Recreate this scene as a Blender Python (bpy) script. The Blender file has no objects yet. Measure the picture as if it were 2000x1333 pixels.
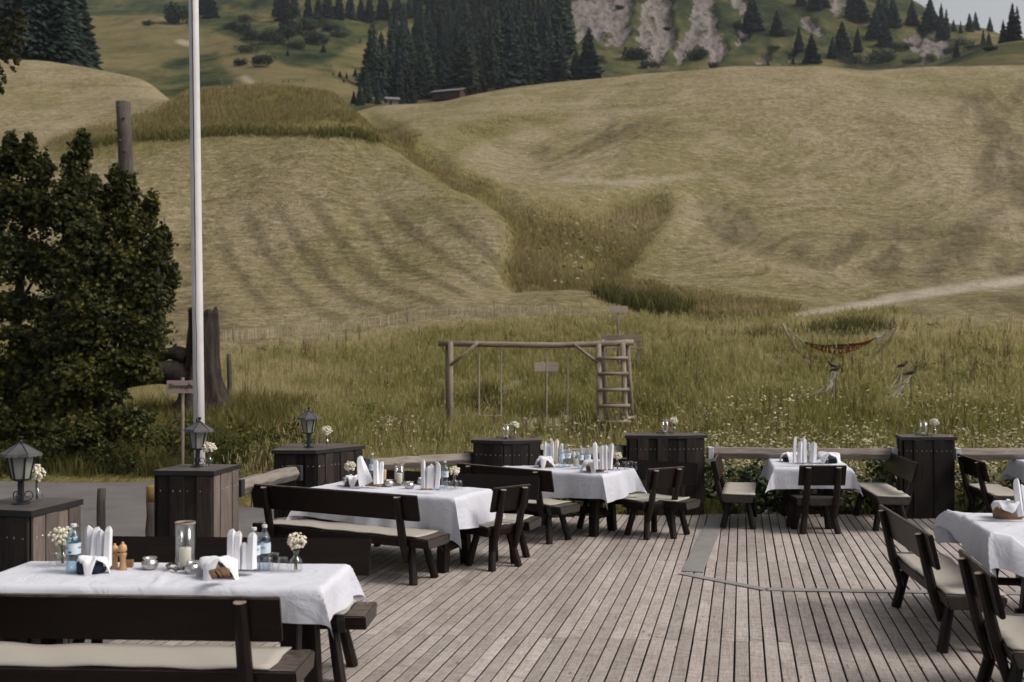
import bpy, bmesh, math, random
import numpy as np
from mathutils import Vector, Matrix
R = math.radians
rnd = random.Random(7)
rng = np.random.default_rng(11)
scene = bpy.context.scene
col = scene.collection

# ------------------------------------------------------------------ camera
FPX, CAMH, HY = 1944.0, 2.05, 711.0          # focal length in photo pixels, eye height above the deck, horizon row
cam_d = bpy.data.cameras.new('camera')
cam_d.lens = 35.0; cam_d.sensor_width = 36.0
cam_d.shift_y = (HY - 666.5) / 2000.0
cam_d.clip_start = 0.1; cam_d.clip_end = 5000
cam_d.dof.use_dof = True; cam_d.dof.focus_distance = 9.6; cam_d.dof.aperture_fstop = 2.0
cam = bpy.data.objects.new('camera', cam_d); col.objects.link(cam)
cam.location = (0, 0, CAMH); cam.rotation_euler = (R(90), 0, 0)
scene.camera = cam

# ------------------------------------------------------------------ sky, sun, exposure
SUN_AZ, SUN_EL = 104.0, 47.0                    # degrees clockwise from +Y, and above the horizon
world = bpy.data.worlds.new('World'); scene.world = world; world.use_nodes = True
wn = world.node_tree; wn.nodes.clear()
sky = wn.nodes.new('ShaderNodeTexSky'); sky.sky_type = 'NISHITA'; sky.sun_disc = False
sky.sun_elevation = R(SUN_EL); sky.sun_rotation = R(SUN_AZ)
sky.air_density = 1.0; sky.dust_density = 4.0; sky.ozone_density = 1.0
hs = wn.nodes.new('ShaderNodeHueSaturation'); hs.inputs['Saturation'].default_value = 0.14
bg = wn.nodes.new('ShaderNodeBackground'); bg.inputs['Strength'].default_value = 0.095
wo = wn.nodes.new('ShaderNodeOutputWorld')
wn.links.new(sky.outputs[0], hs.inputs['Color']); wn.links.new(hs.outputs[0], bg.inputs['Color']); wn.links.new(bg.outputs[0], wo.inputs['Surface'])
sun_d = bpy.data.lights.new('sun', 'SUN'); sun_d.energy = 1.9; sun_d.angle = R(22); sun_d.color = (1.0, 0.93, 0.84)
sun = bpy.data.objects.new('sun', sun_d); col.objects.link(sun)
sd = Vector((math.sin(R(SUN_AZ))*math.cos(R(SUN_EL)), math.cos(R(SUN_AZ))*math.cos(R(SUN_EL)), math.sin(R(SUN_EL))))
sun.rotation_euler = sd.to_track_quat('Z', 'Y').to_euler(); sun.location = (20, 10, 40)
vs = scene.view_settings
vs.view_transform = 'Standard'; vs.look = 'None'; vs.exposure = 0.42; vs.gamma = 1.0; vs.use_curve_mapping = False
scene.cycles.max_bounces = 5; scene.cycles.diffuse_bounces = 3; scene.cycles.glossy_bounces = 3; scene.cycles.transmission_bounces = 4; scene.cycles.volume_bounces = 0; scene.cycles.transparent_max_bounces = 12
scene.cycles.use_adaptive_sampling = True; scene.cycles.adaptive_threshold = 0.02
scene.cycles.sample_clamp_indirect = 4.0

# ------------------------------------------------------------------ helpers
def W(px, py, z):
    d = FPX * (CAMH - z) / (py - HY)
    return Vector(((px - 1000.0) * d / FPX, d, z))
def V2(px, py, z):
    w = W(px, py, z); return Vector((w.x, w.y))
def at(px, py, d):
    return Vector(((px - 1000.0) * d / FPX, d, CAMH - (py - HY) * d / FPX))

def link(o, parent=None):
    col.objects.link(o)
    if parent is not None: o.parent = parent
    return o
def tag(o, label=None, cat=None, group=None, kind=None):
    if label: o['label'] = label
    if cat: o['category'] = cat
    if group: o['group'] = group
    if kind: o['kind'] = kind
    return o
def thing(name, loc, rz=0.0, label=None, cat=None, group=None):
    o = bpy.data.objects.new(name, None); o.empty_display_size = 0.1
    o.location = loc; o.rotation_euler = (0, 0, rz); link(o)
    return tag(o, label, cat, group)
def copy_tree(o, parent=None):
    c = o.copy(); link(c); c.parent = parent
    for ch in list(o.children): copy_tree(ch, c)
    return c

class MB:
    def __init__(s): s.v = []; s.f = []; s.m = []
    def add(s, vs_, fs_, mi=0):
        b = len(s.v); s.v += [tuple(p) for p in vs_]
        s.f += [tuple(i + b for i in f) for f in fs_]; s.m += [mi] * len(fs_); return s
    def box(s, c, size, rot=None, mi=0):
        hx, hy, hz = size[0]/2, size[1]/2, size[2]/2
        c = Vector(c); p = []
        for x, y, z in ((-1,-1,-1),(1,-1,-1),(1,1,-1),(-1,1,-1),(-1,-1,1),(1,-1,1),(1,1,1),(-1,1,1)):
            q = Vector((x*hx, y*hy, z*hz))
            if rot is not None: q = rot @ q
            p.append(c + q)
        return s.add(p, [(0,3,2,1),(4,5,6,7),(0,1,5,4),(1,2,6,5),(2,3,7,6),(3,0,4,7)], mi)
    def tube(s, pts, rad, n=8, caps=True, mi=0, capmi=None, flat=1.0, up=None):
        pts = [Vector(p) for p in pts]; k = len(pts)
        if not hasattr(rad, '__len__'): rad = [rad]*k
        vs_ = []; fs_ = []
        ref = Vector(up) if up else None
        a = None
        for i, p in enumerate(pts):
            t = (pts[min(i+1, k-1)] - pts[max(i-1, 0)]).normalized()
            if ref is not None: a = ref - t*ref.dot(t)
            elif a is None:
                h = Vector((0,0,1)) if abs(t.z) < 0.9 else Vector((1,0,0)); a = h - t*h.dot(t)
            else: a = a - t*a.dot(t)
            a.normalize(); b = t.cross(a)
            for j in range(n):
                an = 2*math.pi*(j+0.5)/n
                vs_.append(p + (a*math.cos(an)*flat + b*math.sin(an))*rad[i])
        for i in range(k-1):
            for j in range(n):
                j2 = (j+1) % n
                fs_.append((i*n+j, i*n+j2, (i+1)*n+j2, (i+1)*n+j))
        s.add(vs_, fs_, mi)
        if caps:
            b0 = len(s.v) - len(vs_)
            s.f.append(tuple(b0 + j for j in reversed(range(n)))); s.m.append(mi)
            s.f.append(tuple(b0 + (k-1)*n + j for j in range(n))); s.m.append(mi if capmi is None else capmi)
        return s
    def lathe(s, prof, n=16, mi=0, c=(0,0,0), cap=True):
        k = len(prof); vs_ = []; fs_ = []
        for r, z in prof:
            for j in range(n):
                an = 2*math.pi*j/n; vs_.append((c[0]+r*math.cos(an), c[1]+r*math.sin(an), c[2]+z))
        for i in range(k-1):
            for j in range(n):
                j2 = (j+1) % n; fs_.append((i*n+j, i*n+j2, (i+1)*n+j2, (i+1)*n+j))
        if cap:
            fs_.append(tuple(reversed(range(n)))); fs_.append(tuple((k-1)*n+j for j in range(n)))
        return s.add(vs_, fs_, mi)
    def prism(s, prof, x0, x1, mi=0, endmi=None):
        n = len(prof)
        vs_ = [(x0, y, z) for y, z in prof] + [(x1, y, z) for y, z in prof]
        s.add(vs_, [tuple(range(n)), tuple(reversed(range(n, 2*n)))], mi if endmi is None else endmi); b = len(s.v)-2*n
        for j in range(n): j2 = (j+1) % n; s.f.append((b+j, b+n+j, b+n+j2, b+j2)); s.m.append(mi)
        return s
    def build(s, name, mats, parent=None, smooth=False, bevel=0.0, seg=1, loc=None):
        me = bpy.data.meshes.new(name); me.from_pydata(s.v, [], s.f)
        if not isinstance(mats, (list, tuple)): mats = [mats]
        for m in mats: me.materials.append(m)
        me.polygons.foreach_set('material_index', s.m)
        bm = bmesh.new(); bm.from_mesh(me)
        bmesh.ops.recalc_face_normals(bm, faces=bm.faces)
        if bevel > 0:
            ed = [e for e in bm.edges if len(e.link_faces) == 2 and e.calc_face_angle(0) > 0.5]
            bmesh.ops.bevel(bm, geom=ed, offset=bevel, segments=seg, affect='EDGES', clamp_overlap=True)
        bm.to_mesh(me); bm.free()
        me.polygons.foreach_set('use_smooth', [smooth]*len(me.polygons))
        o = bpy.data.objects.new(name, me)
        if loc is not None: o.location = loc
        return link(o, parent)

def np_mesh(name, verts, faces, mat, parent=None, smooth=False, attrs=None):
    """faces: list of int arrays (n,k)"""
    me = bpy.data.meshes.new(name)
    verts = np.asarray(verts, dtype=np.float32)
    me.vertices.add(len(verts)); me.vertices.foreach_set('co', verts.ravel())
    loops = np.concatenate([np.asarray(f).ravel() for f in faces]).astype(np.int32)
    sizes = np.concatenate([np.full(len(f), np.asarray(f).shape[1]) for f in faces]).astype(np.int32)
    starts = np.concatenate([[0], np.cumsum(sizes)[:-1]]).astype(np.int32)
    me.loops.add(len(loops)); me.loops.foreach_set('vertex_index', loops)
    me.polygons.add(len(sizes)); me.polygons.foreach_set('loop_start', starts)
    me.polygons.foreach_set('use_smooth', np.full(len(sizes), smooth))
    for k, a in (attrs or {}).items():
        at_ = me.attributes.new(k, 'FLOAT', 'POINT'); at_.data.foreach_set('value', np.asarray(a, dtype=np.float32))
    me.materials.append(mat); me.update(calc_edges=True); me.validate()
    return link(bpy.data.objects.new(name, me), parent)

# value noise (numpy)
_perm = rng.random((256, 256))
def vnoise(x, y, seed=0):
    x = np.asarray(x, float) + seed*17.3; y = np.asarray(y, float) + seed*7.9
    xi = np.floor(x).astype(int); yi = np.floor(y).astype(int); fx = x - xi; fy = y - yi
    fx = fx*fx*(3-2*fx); fy = fy*fy*(3-2*fy)
    g = lambda a, b: _perm[a & 255, b & 255]
    return (g(xi,yi)*(1-fx)+g(xi+1,yi)*fx)*(1-fy) + (g(xi,yi+1)*(1-fx)+g(xi+1,yi+1)*fx)*fy
def fbm(x, y, o=4, seed=0):
    s = 0; a = 0.5; t = 0
    for i in range(o):
        s = s + a*vnoise(np.asarray(x)*2**i, np.asarray(y)*2**i, seed+i); t += a; a *= 0.5
    return s/t

# ------------------------------------------------------------------ materials
class NT:
    def __init__(s, name):
        s.mat = bpy.data.materials.new(name); s.mat.use_nodes = True; s.t = s.mat.node_tree; s.t.nodes.clear()
        s.out = s.n('ShaderNodeOutputMaterial')
    def n(s, typ, **kw):
        nd = s.t.nodes.new(typ)
        for k, v in kw.items():
            if hasattr(nd, k): setattr(nd, k, v)
            else: nd.inputs[k].default_value = v
        return nd
    def l(s, a, b): s.t.links.new(a, b)
    def coord(s, kind='Object', scale=(1,1,1), randomize=False):
        tc = s.n('ShaderNodeTexCoord'); mp = s.n('ShaderNodeMapping'); mp.inputs['Scale'].default_value = scale
        s.l(tc.outputs[kind], mp.inputs['Vector'])
        if randomize:
            oi = s.n('ShaderNodeObjectInfo'); m = s.n('ShaderNodeMath', operation='MULTIPLY'); m.inputs[1].default_value = 37.0
            s.l(oi.outputs['Random'], m.inputs[0]); cx = s.n('ShaderNodeCombineXYZ')
            for i in range(3): s.l(m.outputs[0], cx.inputs[i])
            s.l(cx.outputs[0], mp.inputs['Location'])
        return mp.outputs[0]
    def noise(s, vec, scale, detail=4, rough=0.55, dist=0.0):
        nd = s.n('ShaderNodeTexNoise'); nd.inputs['Scale'].default_value = scale; nd.inputs['Detail'].default_value = detail
        nd.inputs['Roughness'].default_value = rough; nd.inputs['Distortion'].default_value = dist
        s.l(vec, nd.inputs['Vector']); return nd.outputs['Fac']
    def ramp(s, fac, stops):
        nd = s.n('ShaderNodeValToRGB'); cr = nd.color_ramp
        while len(cr.elements) > len(stops): cr.elements.remove(cr.elements[-1])
        while len(cr.elements) < len(stops): cr.elements.new(0.5)
        for e, (p, c) in zip(cr.elements, stops):
            e.position = p; e.color = (c, c, c, 1) if not hasattr(c, '__len__') else (*c, 1)
        s.l(fac, nd.inputs[0]); return nd.outputs[0]
    def mix(s, fac, a, b, mode='MIX'):
        nd = s.n('ShaderNodeMix', data_type='RGBA', blend_type=mode)
        for v, i in ((fac, 0), (a, 6), (b, 7)):
            if hasattr(v, 'links'): s.l(v, nd.inputs[i])
            elif hasattr(v, '__len__'): nd.inputs[i].default_value = (*v, 1)
            else: nd.inputs[i].default_value = v
        return nd.outputs[2]
    def math(s, op, a, b=0.0):
        nd = s.n('ShaderNodeMath', operation=op)
        for i, v in enumerate((a, b)):
            if hasattr(v, 'links'): s.l(v, nd.inputs[i])
            else: nd.inputs[i].default_value = v
        return nd.outputs[0]
    def attr(s, name): return s.n('ShaderNodeAttribute', attribute_name=name).outputs['Fac']
    def bump(s, h, strength=0.3, dist=0.02):
        b = s.n('ShaderNodeBump'); b.inputs['Strength'].default_value = strength; b.inputs['Distance'].default_value = dist
        s.l(h, b.inputs['Height']); return b.outputs[0]
    def principled(s, color, rough=0.6, normal=None, spec=0.5, metallic=0.0, **kw):
        p = s.n('ShaderNodeBsdfPrincipled')
        for v, k in ((color, 'Base Color'), (rough, 'Roughness'), (spec, 'Specular IOR Level'), (metallic, 'Metallic')):
            if hasattr(v, 'links'): s.l(v, p.inputs[k])
            elif hasattr(v, '__len__'): p.inputs[k].default_value = (*v, 1)
            else: p.inputs[k].default_value = v
        for k, v in kw.items(): p.inputs[k.replace('_', ' ')].default_value = v
        if normal is not None: s.l(normal, p.inputs['Normal'])
        s.l(p.outputs[0], s.out.inputs['Surface']); return p

def simple(name, c1, c2=None, scale=8, rough=0.6, bump=0.15, stretch=(1,1,1), spec=0.4, metallic=0.0, rand=True, dist=0.01):
    m = NT(name); v = m.coord('Object', stretch, rand); f = m.noise(v, scale, 5)
    c2 = c2 or tuple(x*0.75 for x in c1)
    cc = m.mix(m.ramp(f, [(0.3, 0.0), (0.7, 1.0)]), c1, c2)
    m.principled(cc, rough, m.bump(f, bump, dist) if bump else None, spec, metallic); return m.mat

def wood_mat(name, dark, light, rough=0.6, spec=0.35, tone=0.35, grain=90, bump=0.35, axis='x', worn_lit=0.0):
    m = NT(name)
    st = {'x': (1, 9, 9), 'z': (9, 9, 1)}[axis]
    v = m.coord('Object', st, True)
    f = m.noise(v, grain*0.05, 6, 0.65, 0.6); f2 = m.noise(m.coord('Object', (1,1,1), True), 2.2, 3)
    oi = m.n('ShaderNodeObjectInfo')
    t = m.math('ADD', m.math('MULTIPLY', f, 0.75), m.math('MULTIPLY', f2, 0.25))
    cc = m.mix(m.ramp(t, [(0.32, 0.0), (0.68, 1.0)]), dark, light)
    if worn_lit:
        sx = m.n('ShaderNodeSeparateXYZ'); m.l(m.n('ShaderNodeNewGeometry').outputs['Normal'], sx.inputs[0])
        wf_ = m.math('MULTIPLY', m.ramp(sx.outputs[2], [(0.55, 0.0), (0.9, 1.0)]), m.ramp(m.noise(m.coord('Object', (2, 6, 6), True), 5, 5, .65), [(.36, .25), (.6, 1.0)]))
        cc = m.mix(m.math('MULTIPLY', wf_, worn_lit), cc, (0.20, 0.165, 0.14))  # upward faces paler: rubbed varnish plus sky light put into the colour
    k = m.math('ADD', m.math('MULTIPLY', oi.outputs['Random'], tone), 1.0 - tone*0.5)
    vv = m.n('ShaderNodeHueSaturation'); m.l(cc, vv.inputs['Color']); m.l(k, vv.inputs['Value'])
    m.principled(vv.outputs[0], rough, m.bump(f, bump, 0.004), spec); return m.mat

def deck_mat():
    m = NT('weathered_deck_wood')
    v = m.coord('Object', (1.2, 14, 14), True)
    grain = m.noise(v, 5, 7, 0.7, 1.2)
    fine = m.noise(m.coord('Object', (3, 60, 60), True), 4, 4, 0.6)
    cross = m.noise(m.coord('Object', (26, 5, 5), True), 1.6, 4, 0.6, 0.8)
    blot = m.noise(m.coord('Generated' if False else 'Object', (1,1,1), True), 1.7, 3)
    big = m.noise(m.n('ShaderNodeNewGeometry').outputs['Position'], 0.8, 4)
    oi = m.n('ShaderNodeObjectInfo')
    t = m.math('ADD', m.math('MULTIPLY', grain, 0.45), m.math('ADD', m.math('MULTIPLY', cross, 0.35), m.math('MULTIPLY', blot, 0.2)))
    cc = m.ramp(t, [(0.34, (0.10, 0.080, 0.069)), (0.46, (0.305, 0.258, 0.232)), (0.60, (0.49, 0.437, 0.408))])
    cc = m.mix(m.ramp(fine, [(0.25, 0.35), (0.5, 0.0)]), cc, (0.12, 0.09, 0.07))
    cc = m.mix(m.ramp(big, [(0.35, 0.0), (0.75, 0.30)]), cc, (0.22, 0.17, 0.14))
    vo = m.n('ShaderNodeTexVoronoi'); vo.inputs['Scale'].default_value = 1.0
    m.l(m.coord('Object', (2.3, 8, 8), True), vo.inputs['Vector'])
    knot = m.ramp(vo.outputs['Distance'], [(0.045, 1.0), (0.10, 0.0)])
    cc = m.mix(m.math('MULTIPLY', knot, 0.7), cc, (0.06, 0.045, 0.035))
    k = m.math('ADD', m.math('MULTIPLY', oi.outputs['Random'], 0.34), 0.80)
    vv = m.n('ShaderNodeHueSaturation'); m.l(cc, vv.inputs['Color']); m.l(k, vv.inputs['Value'])
    m.principled(vv.outputs[0], m.ramp(grain, [(0.3, 0.75), (0.7, 0.55)]), m.bump(grain, 0.4, 0.004), 0.35); return m.mat

def glass_mat(name, tint, opacity=0.18, rough=0.03):
    m = NT(name)
    tr = m.n('ShaderNodeBsdfTransparent'); tr.inputs[0].default_value = (*tint, 1)
    gl = m.n('ShaderNodeBsdfGlossy'); gl.inputs['Roughness'].default_value = rough
    lw = m.n('ShaderNodeLayerWeight'); lw.inputs['Blend'].default_value = 0.35
    f = m.math('ADD', m.math('MULTIPLY', lw.outputs['Facing'], 0.38), opacity*0.4)
    mx = m.n('ShaderNodeMixShader'); m.l(f, mx.inputs[0]); m.l(tr.outputs[0], mx.inputs[1]); m.l(gl.outputs[0], mx.inputs[2])
    m.l(mx.outputs[0], m.out.inputs['Surface']); return m.mat

def leaf_mat(name, stops, trans=0.35, rough=0.55, vary=0.0):
    m = NT(name); c = m.ramp(m.attr('tint'), stops)
    if vary:
        oi = m.n('ShaderNodeObjectInfo'); hv = m.n('ShaderNodeHueSaturation'); m.l(c, hv.inputs['Color'])
        m.l(m.math('ADD', m.math('MULTIPLY', oi.outputs['Random'], vary), 1.0-vary*.45), hv.inputs['Value'])
        m.l(m.math('ADD', m.math('MULTIPLY', m.math('FRACT', m.math('MULTIPLY', oi.outputs['Random'], 7.3)), .07), .455), hv.inputs['Hue']); c = hv.outputs[0]
    p = m.n('ShaderNodeBsdfPrincipled'); p.inputs['Roughness'].default_value = rough; p.inputs['Specular IOR Level'].default_value = 0.25
    m.l(c, p.inputs['Base Color']); t = m.n('ShaderNodeBsdfTranslucent'); m.l(c, t.inputs[0])
    mx = m.n('ShaderNodeMixShader'); mx.inputs[0].default_value = trans
    m.l(p.outputs[0], mx.inputs[1]); m.l(t.outputs[0], mx.inputs[2]); m.l(mx.outputs[0], m.out.inputs['Surface']); return m.mat

def cloth_mat():
    m = NT('white_linen'); v = m.coord('Object', (1,1,1), True)
    f = m.noise(v, 4.5, 5, 0.55, 1.2)
    m.principled((0.575, 0.575, 0.635), 0.85, m.bump(f, 0.36, 0.05), 0.15); return m.mat

M_ = {}
M_['deck'] = deck_mat()
M_['under'] = simple('dark_joist_wood', (0.02, 0.017, 0.015), rough=0.9, bump=0)
M_['plankedge'] = simple('shade_dark_plank_edge', (0.045, 0.037, 0.033), (0.07, 0.058, 0.05), 20, .9, 0)  # plank sides coloured dark so the gaps read as shade
M_['brown'] = wood_mat('dark_brown_stained_wood', (0.0044, 0.0024, 0.0020), (0.0125, 0.0062, 0.0046), 0.42, 0.22, 0.9, 60, 0.3, worn_lit=0.55)
M_['brownz'] = wood_mat('dark_brown_stained_legs', (0.0046, 0.0025, 0.0020), (0.0155, 0.0075, 0.0054), 0.45, 0.25, 0.5, 60, 0.25, 'z')
M_['endgrain'] = simple('worn_end_grain', (0.30, 0.24, 0.19), (0.18, 0.13, 0.10), 40, 0.7)
M_['seatgrey'] = wood_mat('worn_seat_wood', (0.018, 0.013, 0.011), (0.07, 0.054, 0.046), 0.55, 0.4)
M_['felt'] = simple('beige_felt', (0.41, 0.372, 0.325), (0.33, 0.30, 0.262), 220, 0.95, 0.35, dist=0.003, spec=0.1)
M_['strap'] = simple('black_elastic', (0.03, 0.032, 0.035), rough=0.6)
M_['cloth'] = cloth_mat()
M_['napkin'] = simple('white_paper_napkin', (0.76, 0.75, 0.78), (0.70, 0.69, 0.73), 12, 0.9, 0.1, spec=0.1)
M_['napkin_cream'] = simple('cream_paper_napkin', (0.70, 0.62, 0.53), (0.66, 0.58, 0.5), 12, 0.9, 0.1, spec=0.1)
M_['block'] = wood_mat('light_pine_block', (0.20, 0.095, 0.045), (0.33, 0.18, 0.09), 0.55, 0.3)
M_['basket'] = wood_mat('bentwood_basket', (0.20, 0.11, 0.06), (0.32, 0.19, 0.11), 0.6, 0.3)
M_['bluebox'] = simple('dark_blue_fabric_basket', (0.018, 0.025, 0.045), rough=0.8)
M_['mill'] = wood_mat('varnished_beech', (0.36, 0.20, 0.09), (0.5, 0.30, 0.15), 0.35, 0.5, axis='z')
M_['mill2'] = wood_mat('pale_beech', (0.42, 0.29, 0.17), (0.52, 0.37, 0.23), 0.45, 0.4, axis='z')
M_['wax'] = simple('ivory_candle_wax', (0.78, 0.72, 0.60), (0.72, 0.66, 0.53), 6, 0.5, 0)
M_['wick'] = simple('black_wick', (0.02, 0.02, 0.02), rough=0.9)
M_['silver'] = simple('mercury_glass', (0.62, 0.60, 0.58), (0.38, 0.36, 0.34), 60, 0.22, 0.3, metallic=0.85)
M_['drift'] = simple('driftwood', (0.22, 0.18, 0.15), (0.09, 0.07, 0.06), 30, 0.85, 0.4)
M_['glass'] = glass_mat('clear_glass', (0.965, 0.968, 0.968), 0.10)
M_['glass_blue'] = glass_mat('pale_blue_bottle_glass', (0.86, 0.915, 0.955), 0.12)
M_['glass_sea'] = glass_mat('deep_blue_bottle_glass', (0.66, 0.80, 0.895), 0.16)
M_['water'] = glass_mat('water_in_bottle', (0.94, 0.965, 0.98), 0.04)
M_['label'] = simple('bottle_label_paper', (0.52, 0.60, 0.68), (0.62, 0.68, 0.74), 30, 0.7, 0)
M_['print'] = simple('label_print_grey_blue', (0.15, 0.22, 0.30), rough=0.7, bump=0)
M_['teal'] = simple('label_print_teal', (0.02, 0.20, 0.20), rough=0.7, bump=0)
M_['cap'] = simple('pale_bottle_cap', (0.62, 0.64, 0.66), rough=0.5, bump=0)
M_['iron'] = simple('black_lantern_iron', (0.010, 0.012, 0.014), (0.018, 0.02, 0.023), 40, 0.45, 0.15)
M_['roofmetal'] = simple('dull_lantern_roof_metal', (0.12, 0.115, 0.115), (0.07, 0.068, 0.068), 14, 0.5, 0.1, metallic=0.3)
def frosted():
    m = NT('frosted_lantern_pane'); tr = m.n('ShaderNodeBsdfTransparent'); tr.inputs[0].default_value = (.92, .92, .9, 1); df = m.n('ShaderNodeBsdfTranslucent'); df.inputs[0].default_value = (.75, .74, .70, 1); d2 = m.n('ShaderNodeBsdfDiffuse'); d2.inputs[0].default_value = (.55, .54, .52, 1)
    a = m.n('ShaderNodeMixShader'); a.inputs[0].default_value = .5; m.l(df.outputs[0], a.inputs[1]); m.l(d2.outputs[0], a.inputs[2]); b = m.n('ShaderNodeMixShader'); b.inputs[0].default_value = .5; m.l(tr.outputs[0], b.inputs[1]); m.l(a.outputs[0], b.inputs[2]); m.l(b.outputs[0], m.out.inputs['Surface']); return m.mat
M_['frost'] = frosted()
M_['bulb'] = simple('white_lamp_bulb', (0.6, 0.59, 0.56), rough=0.3, bump=0)
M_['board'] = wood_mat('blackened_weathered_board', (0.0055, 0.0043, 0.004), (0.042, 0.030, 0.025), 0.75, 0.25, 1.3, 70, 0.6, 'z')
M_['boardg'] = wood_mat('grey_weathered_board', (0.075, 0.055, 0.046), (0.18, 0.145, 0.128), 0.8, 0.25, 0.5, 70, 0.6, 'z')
M_['capmetal'] = simple('dark_brown_sheet_metal', (0.060, 0.048, 0.044), (0.105, 0.09, 0.085), 3, 0.42, 0.06, spec=0.5)
M_['capedge'] = simple('dark_cap_edge', (0.014, 0.012, 0.012), (0.02, 0.018, 0.018), 6, 0.5, 0.05)
M_['screw'] = simple('steel_screw', (0.55, 0.54, 0.53), rough=0.3, bump=0, metallic=0.7)
M_['rail'] = wood_mat('silver_grey_rail_timber', (0.13, 0.105, 0.09), (0.33, 0.285, 0.25), 0.85, 0.2, 0.3, 60, 0.7)
M_['bracket'] = simple('white_painted_bracket', (0.62, 0.63, 0.66), rough=0.5)
M_['steel'] = simple('grey_sheet_steel', (0.235, 0.222, 0.212), (0.32, 0.30, 0.285), 5, 0.45, 0.08, metallic=0.25)
M_['white'] = simple('white_painted_pole', (0.66, 0.63, 0.64), (0.58, 0.55, 0.55), 5, 0.4, 0.03)
M_['groove'] = simple('dark_pole_groove', (0.09, 0.085, 0.085), rough=0.7, bump=0)
M_['log'] = wood_mat('grey_round_log', (0.035, 0.028, 0.025), (0.115, 0.094, 0.084), 0.85, 0.2, 0.3, 60, 0.7, 'z')
M_['swing'] = wood_mat('weathered_swing_log', (0.14, 0.108, 0.083), (0.33, 0.27, 0.21), 0.85, 0.2, 0.3, 60, 0.6, 'z')
M_['swingx'] = wood_mat('weathered_swing_beam', (0.14, 0.108, 0.083), (0.33, 0.27, 0.21), 0.85, 0.2, 0.3, 60, 0.6, 'x')
M_['rope'] = simple('grey_rope', (0.40, 0.34, 0.27), rough=0.9)
M_['signwood'] = wood_mat('pale_sign_board', (0.27, 0.205, 0.175), (0.40, 0.32, 0.28), 0.8, 0.2)
M_['ink'] = simple('burnt_lettering', (0.035, 0.018, 0.012), rough=0.8, bump=0)
M_['yellow'] = simple('flaking_yellow_paint', (0.32, 0.20, 0.055), (0.20, 0.13, 0.05), 25, 0.8, 0.3)
M_['stump'] = wood_mat('gnarled_dead_wood', (0.008, 0.006, 0.005), (0.075, 0.057, 0.049), 0.85, 0.2, 0.1, 60, 1.0, 'z')
M_['bark'] = wood_mat('spruce_bark', (0.02, 0.015, 0.012), (0.05, 0.04, 0.032), 0.9, 0.1, 0.2, 60, 0.6, 'z')
M_['picket'] = wood_mat('pale_chestnut_paling', (0.34, 0.285, 0.21), (0.50, 0.43, 0.33), 0.85, 0.2, 0.5, 60, 0.4, 'z')
M_['barn'] = wood_mat('old_barn_wood', (0.03, 0.018, 0.013), (0.09, 0.055, 0.04), 0.85, 0.2)
M_['barnroof'] = simple('weathered_shingle_roof', (0.20, 0.185, 0.19), (0.14, 0.13, 0.13), 1.5, 0.8)
M_['plaster'] = simple('pale_hut_wall', (0.35, 0.32, 0.29), rough=0.8)
M_['arc'] = wood_mat('pale_bent_larch', (0.28, 0.20, 0.13), (0.42, 0.32, 0.22), 0.6, 0.3)
M_['bird'] = simple('dark_iron_bird', (0.014, 0.014, 0.013), rough=0.6)
M_['ribbon'] = simple('pale_ribbon', (0.5, 0.46, 0.40), rough=0.9, bump=0)
M_['stem'] = simple('green_stem', (0.07, 0.10, 0.03), rough=0.7, bump=0)
M_['petal'] = simple('cream_white_petals', (0.72, 0.66, 0.55), (0.60, 0.54, 0.40), 60, 0.8, 0)
M_['twig'] = simple('leaf_bush_bark', (0.035, 0.027, 0.02), rough=0.9)
M_['asphalt'] = None
M_['spruce'] = leaf_mat('spruce_needles', [(0.0, (0.0045, 0.0105, 0.0095)), (0.6, (0.010, 0.0215, 0.0165)), (1.0, (0.036, 0.050, 0.028))], 0.12, 0.8, 1.5)
M_['spruce_l'] = leaf_mat('young_spruce_needles', [(0.0, (0.012, 0.021, 0.013)), (0.6, (0.026, 0.042, 0.022)), (1.0, (0.05, 0.07, 0.032))], 0.15, 0.8, 1.0)
M_['bushfar'] = leaf_mat('alder_bush_leaves', [(0.0, (0.014, 0.024, 0.014)), (0.5, (0.03, 0.046, 0.022)), (1.0, (0.065, 0.08, 0.035))], 0.2, 0.8)
M_['maple'] = leaf_mat('maple_leaves', [(0.0, (0.016, 0.021, 0.007)), (0.5, (0.048, 0.054, 0.012)), (0.75, (0.14, 0.128, 0.026)), (1.0, (0.30, 0.245, 0.06))], 0.38, 0.5)
M_['larch'] = leaf_mat('larch_needles', [(0.0, (0.03, 0.034, 0.012)), (1.0, (0.10, 0.095, 0.03))], 0.3, 0.6)
M_['hedge'] = leaf_mat('undergrowth_leaves', [(0.0, (0.012, 0.02, 0.007)), (0.6, (0.04, 0.055, 0.016)), (1.0, (0.13, 0.13, 0.05))], 0.3, 0.5)
M_['grass'] = leaf_mat('meadow_grass_blades', [(0.0, (0.125, 0.130, 0.030)), (0.4, (0.27, 0.252, 0.072)), (0.75, (0.43, 0.372, 0.17)), (1.0, (0.60, 0.505, 0.315))], 0.58, 0.6)
M_['hay'] = leaf_mat('raked_hay', [(0.0, (0.12, 0.095, 0.045)), (0.5, (0.28, 0.225, 0.125)), (1.0, (0.46, 0.385, 0.26))], 0.35, 0.8)
M_['weed'] = leaf_mat('meadow_weed_leaves', [(0.0, (0.07, 0.08, 0.02)), (0.6, (0.15, 0.155, 0.045)), (1.0, (0.28, 0.27, 0.10))], 0.4, 0.6)
M_['dock'] = leaf_mat('brown_dock_stalks', [(0.0, (0.075, 0.042, 0.022)), (1.0, (0.20, 0.125, 0.065))], 0.2, 0.8)
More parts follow.
